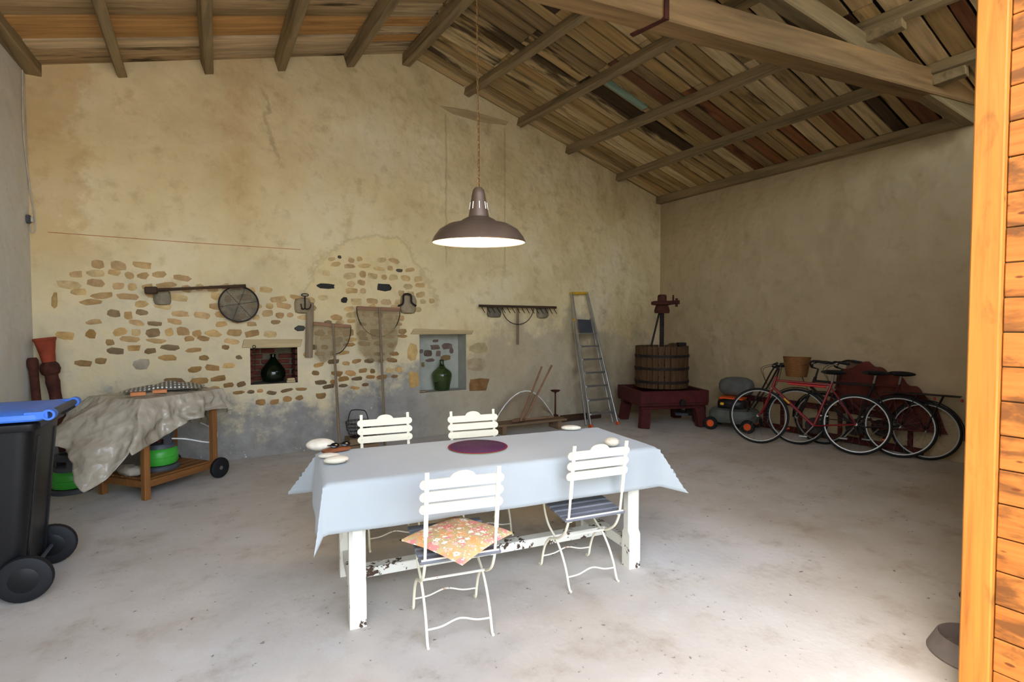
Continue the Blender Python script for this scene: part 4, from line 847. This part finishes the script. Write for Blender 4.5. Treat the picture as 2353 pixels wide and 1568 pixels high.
mb().lathe([(0, 0), (.05, 0), (.05, .012), (.014, .03), (.011, .33), (.02, .36), (0, .362)], 16).build('stem', M['rust'], isd); mb().lathe([(0, .36), (.05, .365), (.075, .385), (.072, .39), (.045, .375), (0, .372)], 20).build('dish', M['rust'], isd)
rc = V((3.88, 6.13, .152)); tag(mb().tube([(-.10, 0, .03), (-.05, 0, .034), (.06, .01, .033), (.12, .01, .028)], [.02, .03, .03, .018], 10).build('cloth_roll', M['card'], loc=rc), 'rolled pale cloth lying on the low bench', 'roll')
tag(mb().box((0, 0, .045), (.75, .10, .09)).build('timber_offcut', M['darkwood'], loc=(5.32, D - .12, 0), rz=R(-3), bev=.006), 'reddish timber offcut lying along the wall behind the ladder', 'timber')

# ================================================================== STEPLADDER
fa, fb = fl(1357, 984), fl(1419, 977); ta, tb = bw(1313, 674, D - .06), bw(1348, 674, D - .06)
ldr = thing('stepladder', 'aluminium stepladder with a yellow top leaning against the back wall', 'ladder', fa)
def lp(s, t): return (fa.lerp(ta, t)).lerp(fb.lerp(tb, t), s) - fa
for s in (0, 1):
    mb().bar(lp(s, .004), lp(s, 1), .055, .022, (1, 0, 0)).build('rail', M['alu'], ldr, bev=.003); mb().bar(lp(s, 0) + V((0, -.01, .008)), lp(s, .02) + V((0, -.01, .008)), .06, .03, (1, 0, 0)).build('foot', M['orange'], ldr, bev=.003)
    mb().bar(lp(s, .012) + V((0, .10, 0)), lp(s, .80) + V((0, .05, 0)), .03, .018, (1, 0, 0)).build('rear_rail', M['alu'], ldr, bev=.002)
for k in range(7): t = .095 + k * .098; c = (lp(0, t) + lp(1, t)) / 2; mb().box((0, 0, 0), ((lp(1, t) - lp(0, t)).length - .02, .085, .022)).build('step', M['alu'], ldr, loc=c + V((0, .01, 0)), bev=.002)
c0, c1 = lp(.5, .685), lp(.5, .79); mb().bar(c0, c1, .014, .26, (1, 0, 0)).build('platform', M['darkgrey'], ldr, bev=.003)
mb().bar(lp(-.06, 1.0), lp(1.06, 1.0), .05, .035).build('top_cap', M['yellow'], ldr, bev=.006); mb().sph(lp(-.05, .79), .022, 10, 6).build('knob', M['yellow'], ldr)

# ================================================================== WINE PRESS
pr = thing('wine_press', 'old wine press with a slatted round basket on a dark red table in the corner', 'wine press', (6.22, 5.66, 0), R(-22))
tray = mb().box((0, 0, .36), (1.06, .92, .06)); tray.box((0, -.45, .46), (1.06, .05, .18)); tray.box((0, .45, .46), (1.06, .05, .18)); tray.box((-.51, 0, .46), (.05, .86, .18)); tray.box((.51, 0, .46), (.05, .86, .18)); tray.box((0, -.36, .305), (1.0, .10, .06)); tray.box((0, .36, .305), (1.0, .10, .06))
tray.build('tray', M['redpaint'], pr, bev=.006)
for sx in (-1, 1):
    for sy in (-1, 1): mb().bar((sx * .42, sy * .36, .275), (sx * .46, sy * .40, 0), .14, .12, (0, 1, 0)).build('leg', M['redpaint'], pr, bev=.008)
mb().lathe([(0, 0), (.05, 0), (.045, .03), (0, .03)], 16, (.1, -.49, .38), Matrix.Rotation(R(90), 3, 'X')).build('spout', M['iron'], pr)
slm = mb().box((0, 0, .315), (.022, .078, .63)).mesh('slat', M['slat'], bev=.003); NSL = 28
for k in range(NSL): o = bpy.data.objects.new('slat', slm); COL.objects.link(o); o.parent = pr; q = 2 * math.pi * k / NSL; o.location = (.385 * math.cos(q), .385 * math.sin(q), .565); o.rotation_euler = (0, 0, q)
for z_ in (.66, .86, 1.05):
    h = mb().lathe([(.397, -.02), (.408, -.02), (.408, .02), (.397, .02)], 40, (0, 0, z_), ring=True).build('hoop', M['iron'], pr)
    for q in (10, 190): mb().box((.425 * math.cos(R(q)), .425 * math.sin(R(q)), z_), (.06, .05, .05), Matrix.Rotation(R(q), 3, 'Z')).build('clasp', M['iron'], h)
mb().lathe([(0, .39), (.37, .39), (.37, .42), (0, .42)], 30).build('basket_floor', M['slat'], pr)
mb().lathe([(.03, .40)] + [(.030 + .004 * (k % 2), .42 + k * .02) for k in range(72)] + [(.03, 1.9), (0, 1.9)], 14).build('screw', M['iron'], pr)
hd = mb().lathe([(0, 1.70), (.11, 1.70), (.115, 1.74), (.10, 1.80), (.09, 1.82), (.16, 1.83), (.165, 1.87), (.14, 1.885), (.07, 1.89), (.065, 1.97), (.05, 1.985), (0, 1.985)], 24).build('head', M['rust'], pr)
a2 = mb(); a2.bar((.05, 0, 1.86), (.27, -.02, 1.87), .06, .06); a2.build('pawl_arm', M['rust'], hd); mb().tube([(.18, -.01, 1.88), (.18, -.01, 1.98)], .014, 8).build('pawl_pin', M['rust'], hd); mb().tube([(.235, -.01, 1.80), (.235, -.01, 1.93)], .02, 8).build('lug', M['rust'], hd)
mb().tube([(-.05, -.02, 1.72), (-.24, -.05, 1.0), (-.26, -.06, .6)], .016, 8).build('lever', M['iron'], pr)
mb().sph((.22, .05, 1.14), (.13, .10, .10), 14, 8).build('lid_board', M['slat'], pr); mb().box((.30, -.05, 1.20), (.12, .10, .09)).build('block', M['iron'], pr, bev=.006)

# ================================================================== GARDEN MACHINES
mw = thing('lawn_mower', 'grey lawn mower with orange wheels, grass box and folding handle beside the press', 'lawn mower', (6.76, 4.76, 0), R(-68))
mb().sph((0, 0, .20), (.33, .24, .12), 24, 10, None, lambda p: (abs(p.x) ** 4 + abs(p.y) ** 4 + abs(p.z) ** 4) ** -.25).build('deck', M['mowgrey'], mw)
mb().sph((-.02, 0, .36), (.20, .17, .10), 18, 8, None, lambda p: (abs(p.x) ** 4 + abs(p.y) ** 4 + abs(p.z) ** 4) ** -.25).build('engine_cover', M['black'], mw); mb().box((-.02, 0, .45), (.34, .26, .03)).build('top_plate', M['orange'], mw, bev=.012); mb().box((-.12, -.20, .38), (.05, .03, .04)).build('fuel_cap', M['yellow'], mw, bev=.008)
rot = Matrix.Rotation(R(90), 3, 'X')
for sx, r in ((-.26, .095), (.24, .095)):
    for sy in (-1, 1):
        wh = mb().lathe([(.05, -.025), (r * .9, -.025), (r, -.012), (r, .012), (r * .9, .025), (.05, .025)], 22, (0, 0, 0), rot).build('wheel', M['rubber'], mw, loc=(sx, sy * .26, r + .001)); mb().lathe([(0, -.03), (.05, -.028), (.055, .0), (.05, .028), (0, .03)], 16, (0, 0, 0), rot).build('hub', M['orange'], wh)
mb().sph((-.02, .20, .60), (.24, .17, .14), 18, 10, None, lambda p: (abs(p.x) ** 3 + abs(p.y) ** 3 + abs(p.z) ** 3) ** (-1 / 3)).build('grass_box', M['galva'], mw)
for s in (-1, 1): mb().tube(smooth_path([(.22, s * .21, .30), (.40, s * .21, .62), (.55, s * .21, .93), (.62, s * .19, .96)], 5), .011, 8).build('handle_bar', M['iron'], mw)
mb().tube([(.62, -.19, .96), (.62, .19, .96)], .013, 8).build('grip', M['black'], mw); mb().tube([(.31, -.21, .47), (.31, .21, .47)], .008, 8).build('cross_bar', M['iron'], mw); mb().box((.60, .1, .955), (.05, .06, .06)).build('throttle_box', M['black'], mw, bev=.006); mb().tube(smooth_path([(.60, .1, .93), (.55, .05, .7), (.4, .0, .5), (.2, 0, .42)], 5), .004, 5).build('throttle_cable', M['black'], mw)
tl_ = thing('motor_hoe', 'small dark motor hoe with orange wheel hubs half under the press table', 'garden machine', (6.72, 5.42, 0), R(-50))
mb().box((0, 0, .19), (.30, .24, .16)).build('engine', M['iron'], tl_, bev=.02); mb().box((-.2, 0, .13), (.2, .3, .05)).build('guard', M['darkgrey'], tl_, bev=.01)
for s in (-1, 1):
    wh = mb().lathe([(.04, -.025), (.09, -.025), (.10, 0), (.09, .025), (.04, .025)], 20, (0, 0, 0), rot).build('wheel', M['rubber'], tl_, loc=(.05, s * .17, .101)); mb().lathe([(0, -.032), (.05, -.028), (.05, .028), (0, .032)], 14, (0, 0, 0), rot).build('hub', M['orange'], wh)

# ================================================================== RED RACK ALONG THE RIGHT WALL
ra = V((7.19, 4.95, .0)); rack = thing('red_wooden_ladder', 'dark red wooden ladder lying on its side along the right wall behind the bicycles', 'ladder', ra)
for z_ in (.05, .42): mb().bar((0, 0, z_), (.0, -2.35, z_ + .0), .035, .075).build('rail', M['redpaint'], rack, bev=.004)
for k in range(9): mb().box((0, 0, 0), (.025, .05, .36)).build('rung', M['redpaint'], rack, loc=(0, -.14 - k * .26, .235), bev=.004)

# ================================================================== BICYCLES
def make_bike(loc, rz, lean, paint, label, tyre=.355, basket=False, pump=False, guards=False, bars='flat', refl=False, steer=0):
    t = thing('bicycle', label, 'bicycle', loc, rz, 'bicycles along the right wall', lean); r = tyre; wbs = 1.05; rot = Matrix.Rotation(R(90), 3, 'X')
    def wheel(x):
        w = mb().tube([(x + (r - .016) * math.cos(R(q)), 0, r + (r - .016) * math.sin(R(q))) for q in range(0, 360, 9)], .016, 8, True).build('tyre', M['rubber'], t)
        mb().lathe([(r - .041, -.010), (r - .029, -.011), (r - .029, .011), (r - .041, .010)], 44, (x, 0, r), rot, ring=True).build('rim', M['chrome'], w)
        sp_ = mb()
        for k in range(18):
            a_ = R(20 * k); b_ = R(20 * k + (25 if k % 2 else -25)); sp_.tube([(x + .018 * math.cos(b_), .02 * (1 if k % 4 < 2 else -1), r + .018 * math.sin(b_)), (x + (r - .04) * math.cos(a_), 0, r + (r - .04) * math.sin(a_))], .0011, 4)
        so = sp_.build('spokes', M['chrome'], w); so['kind'] = 'stuff'
        mb().tube([(x, -.045, r), (x, .045, r)], .016, 10).build('hub', M['chrome'], w)
        if refl: mb().box((x + .12, 0, r - .17), (.08, .01, .02), Matrix.Rotation(R(12), 3, 'Y')).build('reflector', M['orange'], w, bev=.002)
        return w
    wheel(0); wheel(wbs); P = M[paint]
    bb, st_, ht, hb = V((.43, 0, .29)), V((.26, 0, .80)), V((.86, 0, .84)), V((.90, 0, .72))
    for n_, a_, b_, rr_ in (('top_tube', st_, ht - V((0, 0, .02)), .014), ('down_tube', hb + V((0, 0, .02)), bb, .017), ('seat_tube', bb, st_ + V((-.01, 0, .03)), .015), ('head_tube', hb, ht + V((-.005, 0, .03)), .018)): mb().tube([a_, b_], rr_, 10).build(n_, P, t)
    for s in (-1, 1):
        mb().tube([bb + V((0, s * .02, 0)), V((0, s * .05, r))], .009, 8).build('chain_stay', P, t); mb().tube([st_ + V((0, s * .015, -.03)), V((0, s * .05, r))], .008, 8).build('seat_stay', P, t)
        mb().tube(smooth_path([hb + V((.003, s * .03, -.02)), V((.955, s * .045, .55)), V((1.0, s * .045, .43)), V((wbs, s * .045, r))], 4), .010, 8).build('fork_blade', P, t)
        mb().tube([bb + V((0, s * .05, 0)), bb + V((s * .10, s * .065, -.13 * s))], .009, 8).build('crank', M['chrome'], t); mb().box(bb + V((s * .10, s * .11, -.13 * s)), (.09, .08, .02)).build('pedal', M['chrome'], t, bev=.003)
    mb().lathe([(0, -.004), (.095, -.004), (.10, 0), (.095, .004), (0, .004)], 28, bb + V((0, -.045, 0)), rot).build('chainring', M['iron'], t); mb().tube([bb + V((0, -.045, .095)), V((0, -.045, r + .035))], .005, 6).build('chain', M['iron'], t)
    mb().tube([st_, V((.235, 0, .93))], .0125, 8).build('seat_post', M['chrome'], t)
    sd_ = mb().sph((0, 0, 0), (.14, .075, .03), 20, 8, None, lambda p: 1 - .45 * max(0, p.x) * (abs(p.y) > .1)).build('saddle', M['rubber'], t, loc=(.235, 0, .955))
    tp = ht + V((-.03, 0, .13)); mb().tube([ht, tp, tp + V((.07, 0, .02))], .012, 8).build('stem', M['iron'], t); c_ = tp + V((.07, 0, .02)); hbm = mb()
    if bars == 'flat': hbm.tube(smooth_path([c_ + V((-.08, -.29, .03)), c_ + V((-.02, -.16, .02)), c_, c_ + V((-.02, .16, .02)), c_ + V((-.08, .29, .03))], 5), .0105, 8)
    else: hbm.tube(smooth_path([c_ + V((-.20, -.27, .06)), c_ + V((-.06, -.26, .08)), c_ + V((.0, -.12, .05)), c_, c_ + V((.0, .12, .05)), c_ + V((-.06, .26, .08)), c_ + V((-.20, .27, .06))], 5), .0105, 8)
    ho = hbm.build('handlebar', M['iron'], t)
    for s in (-1, 1):
        g0 = c_ + (V((-.06, s * .21, .027)) if bars == 'flat' else V((-.10, s * .265, .075))); g1 = c_ + (V((-.085, s * .30, .031)) if bars == 'flat' else V((-.21, s * .27, .058))); mb().tube([g0, g1], .017, 8).build('grip', M['rubber'], ho); mb().tube([g0 + V((.03, 0, -.01)), g0 + V((.06, s * .03, -.03)), g1 + V((.06, 0, -.03))], .005, 6).build('brake_lever', M['chrome'], ho)
        mb().tube(smooth_path([g0 + V((.03, -s * .02, 0)), c_ + V((.12, s * .08, -.02)), c_ + V((.10, s * .02, -.14)), hb + V((.03, 0, -.02))], 5), .0028, 5).build('brake_cable', M['iron'], ho)
    if pump: mb().tube([V((.31, 0, .772)), V((.72, 0, .79))], .014, 10).build('pump', M['pumpred'], t); mb().tube([V((.70, 0, .545)), V((.76, 0, .60))], .0185, 10).build('decal', M['yellow'], t)
    if guards:
        for x in (0, wbs):
            a0, a1 = (20, 190) if x == 0 else (-5, 150); n = 18
            def gf(u, v, x=x, a0=a0, a1=a1): q = R(a0 + (a1 - a0) * u); rr_ = r + .018 - .010 * (2 * v - 1) ** 2; return (x + rr_ * math.cos(q), (v - .5) * .055, r + rr_ * math.sin(q))
            thick(mb().grid(gf, n, 4).build('mudguard', M['black'], t, smooth=60), .0015)
        mb().bar((-.30, 0, .74), (.16, 0, .74), .13, .012).build('carrier', M['iron'], t, bev=.003)
        for s in (-1, 1): mb().tube([(-.15, s * .05, .735), (0, s * .055, r)], .005, 6).build('carrier_stay', M['iron'], t)
        mb().box((-.31, 0, .70), (.02, .06, .035)).build('tail_light', M['pumpred'], t, bev=.006)
    if basket:
        bm_ = mb().lathe([(0, 0), (.12, 0), (.125, .01), (.165, .24), (.172, .255), (.158, .255), (.115, .02), (0, .02)], 30, (0, 0, 0), None, .95, 1.15, cap=False); bm_.build('wicker_basket', M['wicker'], t, loc=c_ + V((.17, 0, -.13)))
    return t
def bike_at(f, b, **k):
    d = f - b; L = d.length; u = d / L; mid = (f + b) / 2; loc = mid - u * .525; return make_bike((loc.x, loc.y, .0), math.atan2(u.y, u.x), **k)
bike_at(fl(1740, 1019), fl(1966, 1046), lean=R(7), paint='bikered', label='red bicycle with a red pump under its top tube, nearest to the room', pump=True)
bike_at(V((6.55, 3.72, 0)), V((6.90, 2.73, 0)), lean=R(4), paint='iron', label='dark bicycle with a wicker basket, between the red bicycle and the wall', basket=True, guards=True, bars='swept', refl=True)
bike_at(V((6.84, 3.55, 0)), V((7.03, 2.54, 0)), lean=R(1), paint='redpaint', label='dark red bicycle with mudguards, closest to the right wall', guards=True, bars='swept', tyre=.33)
# faded red cloth hung over the stored things
oc = [rw(*q, 7.165) for q in ((1925, 858), (1960, 842), (2000, 832), (2030, 848), (2060, 862), (2090, 880), (2120, 897), (2150, 930), (2176, 985))]
def rc_(u, v):
    i = u * 8; i0 = min(int(i), 7); tpp = oc[i0].lerp(oc[i0 + 1], i - i0); bt = V((tpp.x, tpp.y - .02, max(.30, tpp.z - .55))); q = tpp.lerp(bt, v); return q + V((-.012 - .022 * math.sin(u * 23 + v * 3) ** 2 - .02 * math.sin(v * 5 + u * 11) ** 2, 0, .02 * math.sin(u * 37) * (1 - v))) - oc[4]
tag(thick(mb().grid(rc_, 48, 16).build('red_cloth', M['redcloth'], loc=oc[4], smooth=60), .006), 'faded reddish cloth draped along the right wall behind the bicycles', 'cloth')
cdp = rw(1972, 858, 7.12); tag(mb().box((0, 0, .14), (.015, .34, .28), Matrix.Rotation(R(14), 3, 'X')).build('cardboard_sheet', M['card'], loc=(7.195, cdp.y + .02, cdp.z - .16), bev=.002), 'piece of pinkish-brown cardboard sticking up above the bicycle saddles', 'cardboard')

# ================================================================== BOWLS BY THE DOOR
bo = fl(2236, 1512); tb_ = thing('pet_bowl', 'taupe plastic pet bowl on the floor beside the door post', 'bowl', (bo.x, bo.y, 0), R(20))
mb().lathe([(.165, 0), (.17, .01), (.135, .085), (.128, .09), (.122, .085), (.105, .03), (0, .025)], 40, cap=False).build('shell', M['bowl'], tb_)
bo = fl(2283, 1440); nb_ = thing('navy_bowl', 'navy blue bowl mostly hidden behind the door post', 'bowl', (bo.x, bo.y, 0)); mb().lathe([(0, 0), (.09, 0), (.10, .01), (.13, .11), (.137, .118), (.125, .118), (.09, .02), (0, .015)], 32, cap=False).build('shell', M['navy'], nb_)
